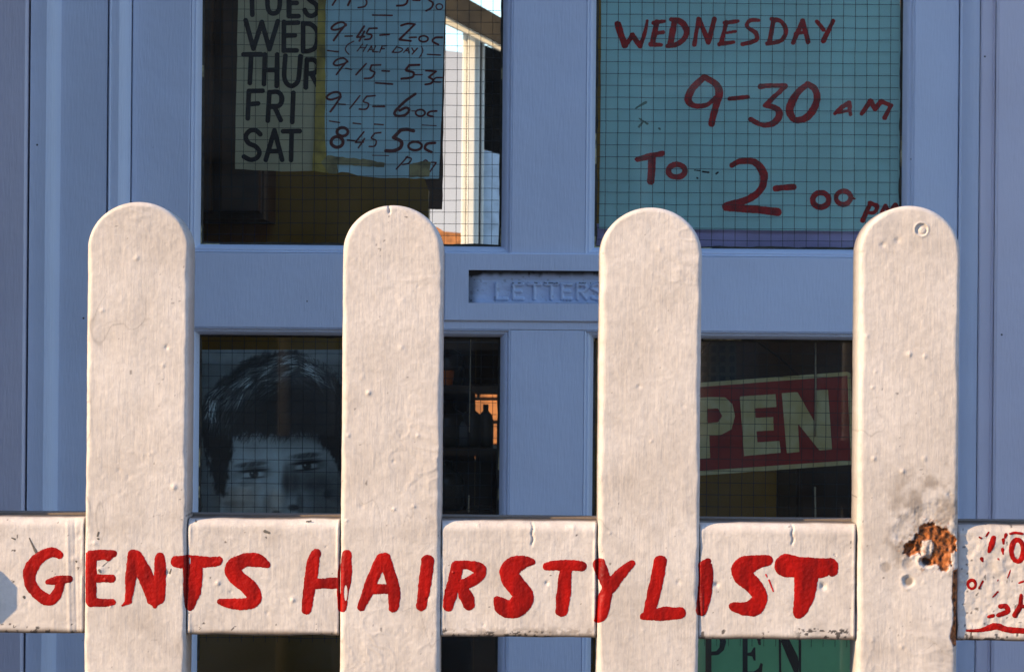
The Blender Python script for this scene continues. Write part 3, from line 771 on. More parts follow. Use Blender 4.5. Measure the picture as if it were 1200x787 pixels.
# letter flap with raised word
def rbox(name, x0, x1, y0, y1, z0, z1, mat, parent): return box(name, x0, x1, y0, y1, z0, z1, mat, parent)
LT = [[[(408,262,9),(408,350,9),(470,350,9)]],
      [[(508,265,9),(508,350,9),(562,350,9)], [(508,265,9),(560,265,9)], [(508,306,9),(550,306,9)]],
      [[(595,265,9),(665,265,9)], [(630,265,9),(630,350,9)]],
      [[(695,265,9),(765,265,9)], [(730,265,9),(730,350,9)]],
      [[(793,265,9),(793,350,9),(845,350,9)], [(793,265,9),(843,265,9)], [(793,306,9),(835,306,9)]],
      [[(882,350,9),(882,265,9),(925,267,9),(938,285,9),(925,306,9),(885,308,9)], [(905,310,9),(935,350,9)]],
      [[(1030,272,9),(1000,262,9),(972,272,9),(968,290,9),(1000,306,9),(1030,322,9),(1028,342,9),(1000,352,9),(968,342,9)]]]
LTpx = [[[(500+a/5, 280+b/5, r/5*.98) for a, b, r in s] for s in L] for L in LT]
pxs = np.arange(545, 746, .55); pys = np.arange(314, 361, .55)
PX, PY = np.meshgrid(pxs, pys, indexing='ij')
dd = np.full(PX.shape, 1e9)
for L in LTpx: dd = np.minimum(dd, strokes_sd(L, PX, PY))
dd = dd+.25*fbm(PX*.4, PY*.4, 9, 2)
yy = YD+.0085-.0030*ss(.9, -.9, dd)-.0005*fbm(PX*.12, PY*.2, 3, 3)-.0014*ss(326, 322, PY)+.0022*np.exp(-((PY-328)/1.0)**2)*.2
Vw = w_flat(YD+.0075)(PX.ravel(), PY.ravel(), None); Vw[:, 1] = yy.ravel()
idx = np.arange(PX.size).reshape(PX.shape)
q = np.stack([idx[:-1, :-1], idx[:-1, 1:], idx[1:, 1:], idx[1:, :-1]], -1).reshape(-1, 4)
darkening = np.clip(ss(325, 319, PY+2*fbm(PX*.15, PY*0, 5, 2))*.95+ss(566, 551, PX+4*fbm(PX*.1, PY*.1, 46, 2))*.7+.75*(np.abs(PY-331.5-.8*fbm(PX*.2, PY*0, 8, 2)) < .8)*(fbm(PX*.25, PY*.1, 21, 2) > .02)*(PX > 600)+.35*ss(.25, .6, fbm(PX*.25, PY*.25, 61, 3))+ss(353, 357, PY)*.4, 0, 1).ravel()  # darker along the top band, left end and lower edge, plus random flecks
base = np.array([.52, .60, .76]); cc = base[None]*(1-darkening[:, None])+np.array([.02, .018, .015])[None]*darkening[:, None]
fo = obj('letter_flap', Vw.tolist(), q.tolist(), M_poster, door, True, cc); fo['label'] = 'recessed metal flap with raised word LETTERS'
rbox('flap_backing', sx0-.003, sx1+.003, YD+.012, YD+.02, sz0-.003, sz1+.003, M_putty, door)

# beads, glass, wires
def bead(x0, x1, z0, z1, parent):
    """four mitred glazing beads round the opening x0..x1, z0..z1"""
    prof = [(1.0, .0016), (.92, .0002), (.80, .0010), (.72, .0036), (.55, .0032), (.35, .0048), (.15, .0085), (0.0, .0125), (0.0, .0172)]
    def ring(t): return [(x0-BW*t, z0-BW*t*.85), (x1+BW*t, z0-BW*t*.85), (x1+BW*t, z1+BW*t*.75), (x0-BW*t, z1+BW*t*.75)]
    for k in range(4):
        V = []; j = (k+1) % 4
        for t, dy in prof:
            r = ring(t); a, b = r[k], r[j]
            V += [(a[0], YD+dy, a[1]), (b[0], YD+dy, b[1])]
        F = [(2*i, 2*i+1, 2*i+3, 2*i+2) for i in range(len(prof)-1)]
        n = len(V); r = ring(1.0); a, b = r[k], r[j]
        V += [(a[0], YD+.02, a[1]), (b[0], YD+.02, b[1])]
        F += [(n, n+1, 1, 0), (n-2, n-1, n+1, n)]
        obj('glazing_bead', V, F, M_door, parent)
def wires(x0, x1, z0, z1, y, seed, zv0, zv1):
    parts = []; r = .00027; p = .0127
    ox = rng.uniform(0, p)
    def line(pts):
        V = []; F = []
        for (x, yy, z) in pts:
            V += [(x-r, yy, z-r), (x+r, yy-r*.3, z-r), (x+r, yy+r, z+r), (x-r, yy+r*.7, z+r)] if False else [(x, yy-r, z)]*0
        return None
    sk = rng.uniform(-.004, .004)
    xs = np.arange(x0-.01+ox, x1+.01, p)
    for k, x in enumerate(xs):
        zz = np.arange(max(z0, zv0), min(z1, zv1)+.006, .006)
        xx = x+sk*(zz-zl)+.0006*fbm(zz*40, zz*0+k*.35, seed, 2)
        m = (xx > x0+.001) & (xx < x1-.001)
        if m.sum() < 3: continue
        pts = [(a, y+.0003*math.sin(i*1.5), b) for i, (a, b) in enumerate(zip(xx[m], zz[m]))]
        parts.append(tube_vf(pts, r, 4))
    for k, z in enumerate(np.arange(max(z0, zv0)+rng.uniform(0, p), min(z1, zv1), p)):
        xx = np.arange(x0+.001, x1-.001, .006)
        zz = z-sk*(xx-x0)+.0006*fbm(xx*40, xx*0+k*.35, seed+5, 2)
        m = (zz > z0+.001) & (zz < z1-.001)
        if m.sum() < 3: continue
        pts = [(a, y+.0004+.0003*math.sin(i*1.5), b) for i, (a, b) in enumerate(zip(xx[m], zz[m]))]
        parts.append(tube_vf(pts, r, 4))
    return merge(parts)
GY = YD+.0172
for qi, k in enumerate(('ul', 'ur', 'll', 'lr')):
    x0, x1, z0, z1 = panes[k]
    bead(x0, x1, z0, z1, door)
    gp = box('glass_pane', x0-.004, x1+.004, GY+.0003, GY+.0058, z0-.004, z1+.004, M_glass, door)
    v, f = wires(x0, x1, z0, z1, GY+.003, 800+qi*31, .62, 1.40)
    wo = obj('wire_mesh', v, f, M_wire, door); wo['kind'] = 'stuff'
    # dark broken putty line along the glass edges, cream where it still holds
    def putty(name, mat, wid, seed, thr):
        parts = []
        def run(ax, az, bx, bz, nx, nz):
            L = math.hypot(bx-ax, bz-az); n = max(2, int(L/.004)); t = np.linspace(0, 1, n)
            wv = wid*(.85+.35*fbm(t*L*60, t*0+seed, seed, 3))
            keep = fbm(t*L*28, t*0+seed*1.7, seed+9, 2) > thr
            for i in range(n-1):
                if not keep[i]: continue
                a0, a1 = max(wv[i], .0003), max(wv[i+1], .0003)
                p = [(ax+(bx-ax)*t[i], az+(bz-az)*t[i]), (ax+(bx-ax)*t[i+1], az+(bz-az)*t[i+1])]
                yv = GY-.0002-(.0006 if thr > -1 else 0)
                V = [(p[0][0], yv-.001, p[0][1]), (p[1][0], yv-.001, p[1][1]), (p[1][0]+nx*a1, yv, p[1][1]+nz*a1), (p[0][0]+nx*a0, yv, p[0][1]+nz*a0)]
                parts.append((V, [(0, 1, 2, 3)]))
        run(x0, max(z0, .6), x0, min(z1, 1.42), 1, 0); run(x1, max(z0, .6), x1, min(z1, 1.42), -1, 0)
        if k[0] == 'u': run(x0, z0, x1, z0, 0, 1)
        else: run(x0, z1, x1, z1, 0, -1)
        if parts:
            v, f = merge(parts); obj(name, v, f, mat, door)
    putty('putty', M_putty, .0032, 900+qi*7, -9)
    putty('putty_flakes', M_puttylight, .0016, 950+qi*7, .12)

# ---------------------------------------------------------------- papers behind the glass
def flat_poly(name, pts, y, mat, thick=.0004, parent=None):
    pw = [P(a, b, y) for a, b in pts]; n = len(pw)
    # keep winding so that the front looks at the camera
    ar = sum(pw[i][0]*pw[(i+1) % n][1]-pw[(i+1) % n][0]*pw[i][1] for i in range(n))
    if ar < 0: pw = pw[::-1]
    V = [(x, y, z) for x, z in pw]+[(x, y+thick, z) for x, z in pw]
    F = [tuple(range(n)), tuple(range(2*n-1, n-1, -1))]+[(i, n+i, n+(i+1) % n, (i+1) % n) for i in range(n)]
    return obj(name, V, F, mat, parent)
def ragged(pts, amp, step=5, seed=0, close=False):
    out = []
    r = random.Random(seed)
    for a, b in zip(pts[:-1], pts[1:]):
        L = math.hypot(b[0]-a[0], b[1]-a[1]); n = max(1, int(L/step))
        for k in range(n):
            t = k/n; out.append((a[0]+(b[0]-a[0])*t+(r.uniform(-amp, amp) if k else 0), a[1]+(b[1]-a[1])*t+(r.uniform(-amp, amp) if k else 0)))
    out.append(pts[-1]); return out
YP = GY+.0075
# upper right: teal opening-hours sheet
teal = flat_poly('opening_hours_sheet', [(702, -330)]+ragged([(704.5, 30), (703.5, 150), (702, 268)], .25, 12, 3)+ragged([(702, 268), (880, 269.5), (1054, 271.5)], .3, 20, 4)+[(1055.5, 130), (1054, -330)], YP, M_teal)
tag(teal, 'teal sheet with WEDNESDAY 9-30 AM TO 2-00 PM in dark red behind the right pane', 'notice')
F_ = ((700, 10), 4.0); G2 = ((680, 0), 2.6225); G3 = ((730, 160), 3.636)
wt = w_flat(YP-.0004)
WED = [
 (F_, [[(95,75,13),(112,125,13),(130,172,13)], [(130,176,8),(166,125,9)], [(164,125,9),(200,175,10)], [(200,176,9),(222,120,7),(234,58,6)]]),
 (F_, [[(278,65,10),(258,165,11)], [(262,68,8),(315,60,6)], [(268,118,7),(308,112,7)], [(250,168,10),(300,172,7)]]),
 (F_, [[(362,60,12),(342,168,13)], [(345,52,9),(390,62,12),(418,100,12),(408,140,11),(370,170,10),(328,176,8)]]),
 (F_, [[(475,50,9),(455,170,8)], [(478,52,9),(520,158,11)], [(522,158,9),(548,50,10)]]),
 (F_, [[(605,65,9),(580,165,9)], [(596,68,8),(660,60,7)], [(596,116,6),(648,108,6)], [(572,168,8),(640,158,7)]]),
 (F_, [[(756,55,7),(715,58,9),(702,85,8),(742,115,9),(742,150,9),(680,168,7)]]),
 (F_, [[(826,58,9),(806,162,9)], [(818,50,8),(862,62,9),(884,105,9),(862,150,9),(795,166,8)]]),
 (F_, [[(962,58,9),(918,162,9)], [(962,58,10),(988,158,9)], [(930,118,6),(975,112,6)]]),
 (F_, [[(1030,62,8),(1060,100,9)], [(1105,60,8),(1060,152,11)]]),
 (F_, [[(498,325,13),(448,372,14),(425,425,14),(452,456,10),(510,452,9),(552,420,9)], [(500,322,12),(552,352,13),(572,395,15),(555,460,13),(535,540,13)]]),
 (F_, [[(620,424,8),(705,414,9)]]),
 (F_, [[(765,366,11),(800,362,9),(882,362,9)], [(882,365,10),(785,455,9)], [(785,455,9),(840,470,12),(852,505,14),(820,540,12),(770,546,9),(720,520,11)]]),
 (F_, [[(985,355,11),(935,400,14),(902,470,16),(925,522,12),(985,508,14),(1028,440,14),(1020,380,12),(985,355,11)]]),
 (G2, [[(782,350,4),(805,330,6),(826,316,6)], [(826,316,6),(830,352,5)], [(795,345,5),(828,340,4)]]),
 (G2, [[(865,350,5),(892,310,6)], [(892,310,6),(906,335,6)], [(906,335,6),(925,312,6)], [(925,312,6),(955,325,6)], [(953,328,6),(935,362,6)]]),
 (G3, [[(62,98,9),(110,85,11),(168,72,10)], [(125,90,14),(118,190,13)]]),
 (G3, [ell(229, 146, 36, 27, 10)]),
 (G3, [[(465,122,9),(500,106,11),(560,110,12),(600,160,14),(590,220,13),(540,265,13),(440,298,15)], [(440,300,14),(540,308,14),(660,322,14)]]),
 (G3, [[(650,221,10),(728,215,11)]]),
 (G3, [ell(843, 270, 34, 31, 10)]), (G3, [ell(939, 261, 31, 28, 9), [(968,262,5),(988,265,3)]]),
 (G3, [[(1055,282,8),(1022,356,9)], [(1050,282,7),(1082,298,8),(1072,322,7),(1045,325,6)]]),
 (G3, [[(1102,322,7),(1118,295,8)], [(1118,295,8),(1135,322,7)], [(1135,322,7),(1160,292,8)], [(1160,292,8),(1182,318,7)]])]
for q, (cr, st) in enumerate(WED):
    letter('written_letter', st, cr[0], cr[1], wt, M_dred, teal, h=.55, rag=.9, seed=100+q, rscale=1.2)
for st in ([[(180,468,4),(228,440,6)]], [[(195,515,3),(235,540,4)], [(195,555,3),(215,530,4)]], [[(290,562,4),(293,566,3)]], [[(978,580,3),(982,582,3)]]):
    letter('smudge', st, F_[0], F_[1], wt, M_smudge, teal, h=.5, rag=1.0)
letter('smudge', [[(305,143,2),(330,146,2)], [(340,150,3),(365,153,3)], [(398,158,4),(405,153,3)], [(315,176,3),(318,178,3)]], G3[0], G3[1], wt, M_black, teal, h=.35, rag=.4)
lav = flat_poly('lavender_card', [(696, 262), (1060, 262), (1060, 330), (696, 330)], YP+.006, M_lav, .003)
tag(lav, 'strip of lavender card showing under the teal sheet', 'card')

# upper left: day names card, yellow tape, hours sheet
H_ = ((265, 0), 3.746)
days = flat_poly('day_names_card', [(281, -300)]+ragged([(279, 10), (277.5, 80), (275.5, 198)], .4, 12, 8)+ragged([(275.5, 198), (330, 201), (392, 200)], .4, 10, 9)+[(392, 60), (392, -300)], YP+.004, M_board)
tag(days, 'dull cream card listing TUES WED THUR FRI SAT in black capitals', 'notice')
wd_ = w_flat(YP+.0036)
r = 10.5
def L_(*segs): return [[(a, b, r) for a, b in s] for s in segs]
DAYS = [
 L_([(80,-28),(150,-28)], [(113,-28),(115,66)]), L_([(182,-40),(182,25),(190,52),(208,60),(226,52),(235,25),(235,-40)]),
 L_([(275,-40),(275,72)], [(275,72),(318,72)], [(275,14),(310,14)]), L_([(345,45),(358,66),(380,70),(400,52),(395,22),(368,2),(350,-20)]),
 L_([(86,90),(120,215)], [(120,215),(157,98)], [(157,98),(190,217)], [(190,217),(227,94)]), L_([(254,97),(253,224)], [(254,102),(316,100)], [(254,157),(302,156)], [(253,222),(310,222)]),
 L_([(338,102),(338,226)], [(338,104),(372,108),(398,135),(402,170),(390,210),(365,224),(338,226)]),
 L_([(76,240),(152,239)], [(110,240),(104,365)]), L_([(170,240),(166,370)], [(224,240),(222,378)], [(168,308),(222,308)]),
 L_([(260,245),(255,330),(265,365),(288,378),(312,362),(320,330),(326,248)]), L_([(354,262),(350,385)], [(354,264),(385,264),(404,285),(392,318),(352,325)], [(375,328),(402,378)]),
 L_([(100,400),(95,520)], [(100,400),(160,399)], [(98,458),(140,455)]), L_([(190,405),(183,530)], [(190,406),(228,405),(246,432),(232,464),(188,470)], [(212,470),(240,528)]), L_([(295,408),(290,536)]),
 L_([(150,590),(128,572),(102,576),(86,600),(98,628),(130,644),(146,668),(136,692),(108,702),(78,688)]), L_([(212,572),(174,702)], [(212,572),(246,702)], [(188,664),(234,664)]), L_([(250,577),(323,576)], [(288,577),(285,703)])]
for q, st in enumerate(DAYS):
    letter('printed_letter', st, H_[0], H_[1], wd_, M_black, days, h=.55, rag=.15, seed=200+q)
blue = flat_poly('hours_sheet', [(379, -300), (378.5, 100)]+ragged([(378, 170), (385, 196), (395, 203), (400, 201.5), (408, 202), (420, 206), (440, 208), (480, 209), (513, 209.5)], .5, 6, 12)+ragged([(514.5, 209), (518, 120), (521.5, 0)], .3, 14, 13)+[(523, -300)], YP, M_blue)
tag(blue, 'blue sheet of handwritten opening hours with 9-45 2-OC and HALF DAY', 'notice')
yt = flat_poly('yellow_edge_strip', ragged([(372, -300), (373, 0), (370, 110), (366, 200)], .5, 12, 15)+ragged([(366, 200), (384, 203), (381, 160), (381.5, 60), (382, -300)], .6, 10, 16), YP-.0006, M_yel, .0003)
tag(yt, 'yellowed strip between the day names card and the hours sheet', 'tape')
yt.location.y = 0.0
for nm, pts, lb in (('tape_patch', [(384, 182), (398, 184), (430, 187), (451, 191), (450, 196), (420, 194), (395, 193), (396, 203), (385, 203), (376, 190)], 'torn brown tape across the lower left corner of the hours sheet'),
                ('tape_patch', [(480, 193), (494, 189), (505, 190), (503, 207), (480, 208)], 'brown tape patch at the lower right corner of the hours sheet')):
    tp = flat_poly(nm, ragged(pts+[pts[0]], .6, 4, 31)[:-1], YP-.0007, M_tape, .0002); tag(tp, lb, 'tape')
bk = flat_poly('backing_card', ragged([(492, -300), (519.8, -300), (525, -300)], .1, 400)+ragged([(521.5, 60), (519, 180), (519, 230), (518, 245.5), (502, 245), (503, 225), (496, 205)], .4, 12, 21), YP+.003, M_backing)
tag(bk, 'dark brown card edge hanging below the right side of the hours sheet', 'card')
I_ = ((375, 0), 7.153); J_ = ((375, 100), 6.847)
wi = w_flat(YP-.0004)
def S_(r, *segs): return [[(a, b, r) for a, b in s] for s in segs]
HRS = [
 (I_, S_(7, [(150,-30),(105,45)])), (I_, S_(9, [(270,-30),(235,45)])), (I_, S_(7, [(375,-20),(392,20),(375,55),(320,66)])), (I_, S_(8, [(735,-20),(728,25),(700,45),(645,50)])),
 (I_, S_(6, [(780,4),(838,6)])), (I_, S_(7, [(915,5),(945,25),(935,65),(890,92)])), (I_, [ell(1000,58,28,24,5)]), (I_, S_(6, [(440,128),(605,131)])),
 (I_, S_(8, [(218,215),(190,187),(135,200),(95,238),(125,252),(185,235),(218,210)], [(218,205),(165,270),(115,340)])), (I_, S_(6, [(210,305),(270,303)])),
 (I_, S_(8, [(370,222),(310,312)], [(310,314),(372,308)], [(372,265),(330,345)])), (I_, S_(7, [(478,238),(412,240)], [(412,240),(392,282),(432,295),(420,326),(375,333)])),
 (I_, S_(7, [(503,296),(580,289)])), (I_, S_(8, [(680,216),(735,200),(795,205)], [(792,208),(668,330)], [(668,334),(762,345)])), (I_, S_(6, [(750,316),(807,314)])),
 (I_, [ell(868,327,38,25,7)]), (I_, S_(8, [(1025,315),(965,318),(945,348),(992,375)])),
 (I_, S_(6, [(65,425),(155,436)])), (I_, S_(5, [(282,348),(230,378),(213,420),(242,457)])),
 (I_, S_(4.5, [(357,370),(312,430)], [(395,375),(360,436)], [(335,402),(382,400)])), (I_, S_(4.5, [(400,436),(432,385)], [(432,385),(442,436)], [(410,418),(438,416)])), (I_, S_(4.5, [(465,388),(442,436)], [(442,436),(487,436)])),
 (I_, S_(4.5, [(522,386),(500,440)], [(522,386),(556,385)], [(510,412),(540,410)])), (I_, S_(5, [(642,395),(605,440)], [(605,440),(668,438),(692,412),(640,393)])),
 (I_, S_(4.5, [(700,442),(738,402)], [(738,402),(744,446)], [(715,428),(740,426)])), (I_, S_(5, [(770,405),(785,430)], [(817,405),(772,455)])), (I_, S_(4, [(850,390),(862,430),(833,485)])), (I_, S_(5, [(900,457),(1010,463)])),
 (I_, S_(7, [(232,520),(200,490),(145,500),(113,535),(145,550),(215,530)], [(230,512),(180,570),(138,626)])), (I_, S_(5, [(215,574),(265,583)])), (I_, S_(7, [(387,535),(302,627)])),
 (I_, S_(7, [(508,545),(430,548)], [(432,548),(422,588),(458,608),(432,652),(373,659)])), (I_, S_(6, [(520,595),(582,598)])),
 (I_, S_(9, [(832,545),(748,548)], [(748,550),(722,590),(782,608),(772,648),(683,661)])), (I_, S_(5, [(795,628),(857,628)])), (I_, S_(8, [(888,592),(972,600)], [(972,600),(912,648)], [(912,648),(948,672),(930,700),(883,709)])),
 (I_, S_(6, [(1022,652),(968,655),(955,685),(1012,688)])), (I_, S_(7, [(468,696),(607,706)])),
 (J_, S_(8, [(165,98),(155,60),(100,60),(52,95),(85,116),(165,92)], [(166,92),(125,155),(83,212)])), (J_, S_(6, [(150,152),(202,155)])), (J_, S_(5.5, [(320,84),(240,186)])),
 (J_, S_(6, [(442,84),(372,90)], [(374,92),(348,130),(390,150),(372,190),(315,192)])), (J_, S_(7, [(425,170),(516,170)])),
 (J_, S_(10, [(765,70),(682,130),(602,212),(615,245),(680,240),(716,200),(690,180),(640,202)])), (J_, S_(4, [(735,207),(766,207)])), (J_, [ell(805,222,38,26,7)]), (J_, S_(7, [(936,207),(882,212),(863,238),(908,252)])),
 (J_, S_(5, [(75,287),(157,299)])), (J_, S_(5, [(265,304),(326,311)])), (J_, S_(5.5, [(435,312),(507,317)])), (J_, S_(3.5, [(820,319),(932,325)])),
 (J_, [ell(180,374,44,34,11), ell(137,455,48,42,12)]), (J_, S_(6, [(220,440),(275,445)])), (J_, S_(6, [(352,374),(285,456)], [(285,458),(347,456)], [(357,428),(308,502)])),
 (J_, S_(6, [(488,380),(440,385)], [(440,385),(413,424),(450,444),(440,486),(395,491)])), (J_, S_(13, [(750,366),(700,354),(652,358)], [(645,362),(590,420)], [(590,420),(652,452),(645,500),(590,526),(530,526)])),
 (J_, [ell(763,487,54,34,9)]), (J_, S_(10, [(922,462),(860,470),(843,508),(893,536)])), (J_, S_(3, [(420,562),(552,565)])),
 (J_, S_(5.5, [(702,572),(660,620),(612,672)], [(690,578),(732,588),(712,625),(662,636)])), (J_, S_(5, [(818,625),(848,600),(875,628)])), (J_, S_(5.5, [(895,618),(930,622),(912,650)], [(932,620),(883,692)]))]
for q, (cr, st) in enumerate(HRS):
    letter('written_letter', st, cr[0], cr[1], wi, M_ink, blue, h=.42, rag=.15, seed=300+q, rscale=1.1)

# lower left: the barber's portrait poster
gx = np.arange(231, 470, .62); gy = np.arange(409.5, 705, .62)
PX, PY = np.meshgrid(gx, gy, indexing='ij'); a = (PX-225)*3.42; b = (PY-385)*3.42
def blob(cx, cy, rx, ry, rot=0, p=2.0, soft=.5):
    c, s = math.cos(rot), math.sin(rot); u = (a-cx)*c+(b-cy)*s; v = -(a-cx)*s+(b-cy)*c
    return ss(1+soft, 1-soft, np.hypot(u/rx, v/ry))
n1 = fbm(a*.02, b*.02, 3, 3); 
tone = .30+.05*n1+.10*blob(330, 100, 420, 40)            # backdrop
faceP = [[(150,380),(520,380),(560,480),(590,560),(640,700),(640,1000),(330,1120),(160,1000),(110,760),(120,640),(150,540)]]
fs = poly_sd(faceP, a, b); face = ss(8, -8, fs)
ft = .45+.05*n1-.17*ss(540, 400, b)-.10*ss(500, 400, b)*ss(230, 420, a)-.20*ss(330, 470, a)*ss(480, 640, b)-.10*ss(430, 560, a)+.06*blob(250, 470, 110, 60)+.05*blob(340, 600, 25, 110)
ft = ft+.06*blob(200, 660, 90, 60)-.14*blob(395, 610, 34, 60)-.10*blob(460, 610, 80, 38)-.12*blob(215, 620, 30, 12)-.10*blob(180, 700, 60, 12)
ft = ft+.10*blob(350, 680, 26, 46)-.25*blob(338, 736, 16, 9)-.28*blob(405, 716, 20, 12)-.08*blob(300, 700, 14, 40)-.12*blob(432, 700, 14, 40)
# mouth, chin (behind the fence rail)
ft = ft-.30*blob(365, 850, 90, 9)-.12*blob(365, 830, 80, 12)+.05*blob(365, 880, 70, 16)-.15*blob(365, 960, 200, 20)
for ex, ey, w_, tl in ((246, 582, 53, -.08), (458, 550, 55, -.10)):
    ft = ft-.16*blob(ex, ey-6, w_*1.25, 26, tl)                       # socket
    ft = ft+.17*blob(ex, ey+2, w_*.80, 13, tl, soft=.25)               # white
    ft = ft*(1-.80*blob(ex+2, ey-1, 18, 16, soft=.25))+.04             # iris
    ft = ft+.35*blob(ex-5, ey-5, 4, 4)
    ft = ft*(1-.88*blob(ex, ey-14-.0*a, w_*1.02, 6.5, tl))             # lash line
    ft = ft*(1-.6*blob(ex, ey+14, w_*.85, 4.0, tl))
    ft = ft*(1-.45*blob(ex, ey-25, w_*.9, 3, tl))
ft = ft-.13*blob(372, 640, 16, 90, .05)-.10*blob(150, 640, 30, 120)-.07*ss(.1, .5, fbm(a*.012, b*.012, 81, 3))+.03*fbm(a*.3, b*.3, 83, 2)
for ex, ey, w_, tl in ((236, 543, 58, -.12), (455, 508, 58, -.10)):
    br = blob(ex, ey, w_, 11, tl, soft=.45)*(0.75+.5*fbm(a*.25+b*.2, b*.08, 71, 2)); ft = ft*(1-.78*np.clip(br, 0, 1))
tone = tone*(1-face)+ft*face
hairP = [[(40,410),(36,330),(60,270),(95,222),(150,180),(205,132),(280,102),(345,90),(420,92),(480,122),(540,165),(600,215),(660,290),(690,420),(660,620),(600,600),(560,520),(512,440),(490,402),(400,412),(300,408),(205,414),(165,395),(168,420),(150,520),(136,600),(124,665),(112,655),(85,600),(60,540),(48,470)]]
hs = poly_sd(hairP, a, b)+ss(330, 420, b)*22*fbm(a*.035, b*.02, 33, 3)+12*fbm(a*.05, b*.05, 31, 3)+13*fbm((a+b*.3)*.16, (b-a*.3)*.03, 37, 2)
hair = ss(13, -11, hs)
ang = np.radians(-28+50*(a-300)/400*.5+18*fbm(a*.008, b*.008, 51, 2)); u = a*np.cos(ang)+b*np.sin(ang); v = -a*np.sin(ang)+b*np.cos(ang)
stk = fbm(u*.018, v*.22, 61, 3); stk2 = fbm(u*.03, v*.45, 67, 2)
hl = np.clip(blob(300, 170, 210, 75, -.15, soft=.7)+.8*blob(230, 265, 150, 55, -.45, soft=.7)+.7*blob(110, 350, 70, 70)+.6*blob(480, 180, 110, 60, .5)+.15*blob(300, 360, 200, 50), 0, 1)
rid = np.clip(1-np.abs(stk)*5.5, 0, 1)**1.3; rid2 = np.clip(1-np.abs(stk2)*4, 0, 1)
ht = .03+.05*rid2+hl*(.10+.52*rid+.22*rid2)*np.clip(.45+1.6*fbm(a*.02, b*.02, 91, 3), .12, 1)
ht = .035+.04*rid2+hl*.10*(1+rid)
tone = tone*(1-hair)+ht*hair
rs = np.random.RandomState(3)
def strand(a0, b0, an, ln, bend, val, wd, arr):
    n = int(ln/2.0); x_, y_ = a0, b0
    for q in range(n):
        t = q/max(1, n-1); f = math.sin(math.pi*min(1, t*.9+.08))
        i_ = int(round(((x_/3.42+225)-gx[0])/.62)); j_ = int(round(((y_/3.42+385)-gy[0])/.62))
        if 1 <= i_ < arr.shape[0]-1 and 1 <= j_ < arr.shape[1]-1:
            k_ = min(1, f*wd); arr[i_, j_] = arr[i_, j_]*(1-k_)+val*k_
            if wd > .7: arr[i_, j_+1] = arr[i_, j_+1]*(1-.4*k_)+val*.4*k_
        x_ += 2.0*math.cos(an); y_ += 2.0*math.sin(an); an += bend
def flow(a0, b0):
    # hair combed from the crown to the left, turning down at both sides
    if a0 > 430: return math.radians(20+min(60, (a0-430)*.45))
    return math.radians(180-14-min(70, (430-a0)*.07+max(0, b0-160)*.20)+34*float(fbm(np.array([a0*.014]), np.array([b0*.014]), 57, 2)[0]))
for q in range(2300):
    a0 = rs.uniform(60, 560); b0 = rs.uniform(95, 395)
    i_ = int(((a0/3.42+225)-gx[0])/.62); j_ = int(((b0/3.42+385)-gy[0])/.62)
    if not (0 <= i_ < hair.shape[0] and 0 <= j_ < hair.shape[1]) or hair[i_, j_] < .9: continue
    top = 92+((a0-380)/300.0)**2*190
    mid = (300-.5*(a0-60)) if a0 < 400 else 130+.4*(a0-400)
    lit = math.exp(-((b0-mid)/48.0)**2)*(1 if a0 < 470 else .6)+.35*math.exp(-((a0-130)**2+(b0-340)**2)/3600.0)
    clump = float(ss(.25, .75, vnoise(np.array([a0*.028+b0*.012]), np.array([b0*.034]), 5))[0])*.85+.15
    v_ = (.06+1.05*lit*clump*rs.uniform(.35, 1.0)) if rs.rand() > .26 else .02
    strand(a0, b0, flow(a0, b0)+rs.uniform(-.22, .22), rs.uniform(35, 95), rs.uniform(-.012, .004), v_, rs.uniform(.4, 1.0), tone)
for q in range(420):   # loose dark hair on the hairline and the sideburn
    a0 = rs.uniform(170, 500); strand(a0, 385+rs.uniform(-18, 18), math.radians(rs.uniform(50, 145)), rs.uniform(18, 75), rs.uniform(-.02, .02), .06, .7, tone)
for q in range(60):
    t = rs.rand(); strand(48+60*t, 480+150*t, math.radians(rs.uniform(60, 95)), rs.uniform(20, 45), 0, .06, .7, tone)
for q in range(90):
    a0 = rs.uniform(60, 600); strand(a0, 94+((a0-390)/300.0)**2*190+rs.uniform(-5, 10), flow(a0, 100)+rs.uniform(-.5, .5), rs.uniform(14, 34), 0, rs.uniform(.03, .12), .6, tone)
tone = tone-.0
tone = np.clip(tone, .015, 1)
tone = np.where(b > 0, tone, tone)
tone = tone+.10*(1-ss(0, 60, a))*(b > 60); lin = np.clip(tone**1.9*2.2, .004, .9)
colr = np.stack([lin*.80, lin*1.0, lin*1.02], -1)
bl_ = (np.clip(blob(190, 690, 90, 45, .2)+.9*blob(330, 690, 40, 50)+.5*blob(230, 640, 60, 30), 0, 1)*.55)[..., None]  # brownish reflection from the glass, tinted into the print
colr = colr*(1-bl_)+colr*np.array([.95, .62, .42])*bl_
colr = colr.reshape(-1, 3)
Vw = w_flat(YP+.001)(PX.ravel(), PY.ravel(), None)
idx = np.arange(PX.size).reshape(PX.shape)
q = np.stack([idx[:-1, :-1], idx[:-1, 1:], idx[1:, 1:], idx[1:, :-1]], -1).reshape(-1, 4)
po = obj('portrait_poster', Vw.tolist(), q.tolist(), M_poster, None, True, colr)
tag(po, 'grey portrait poster of a dark-haired man in the lower left pane', 'poster')

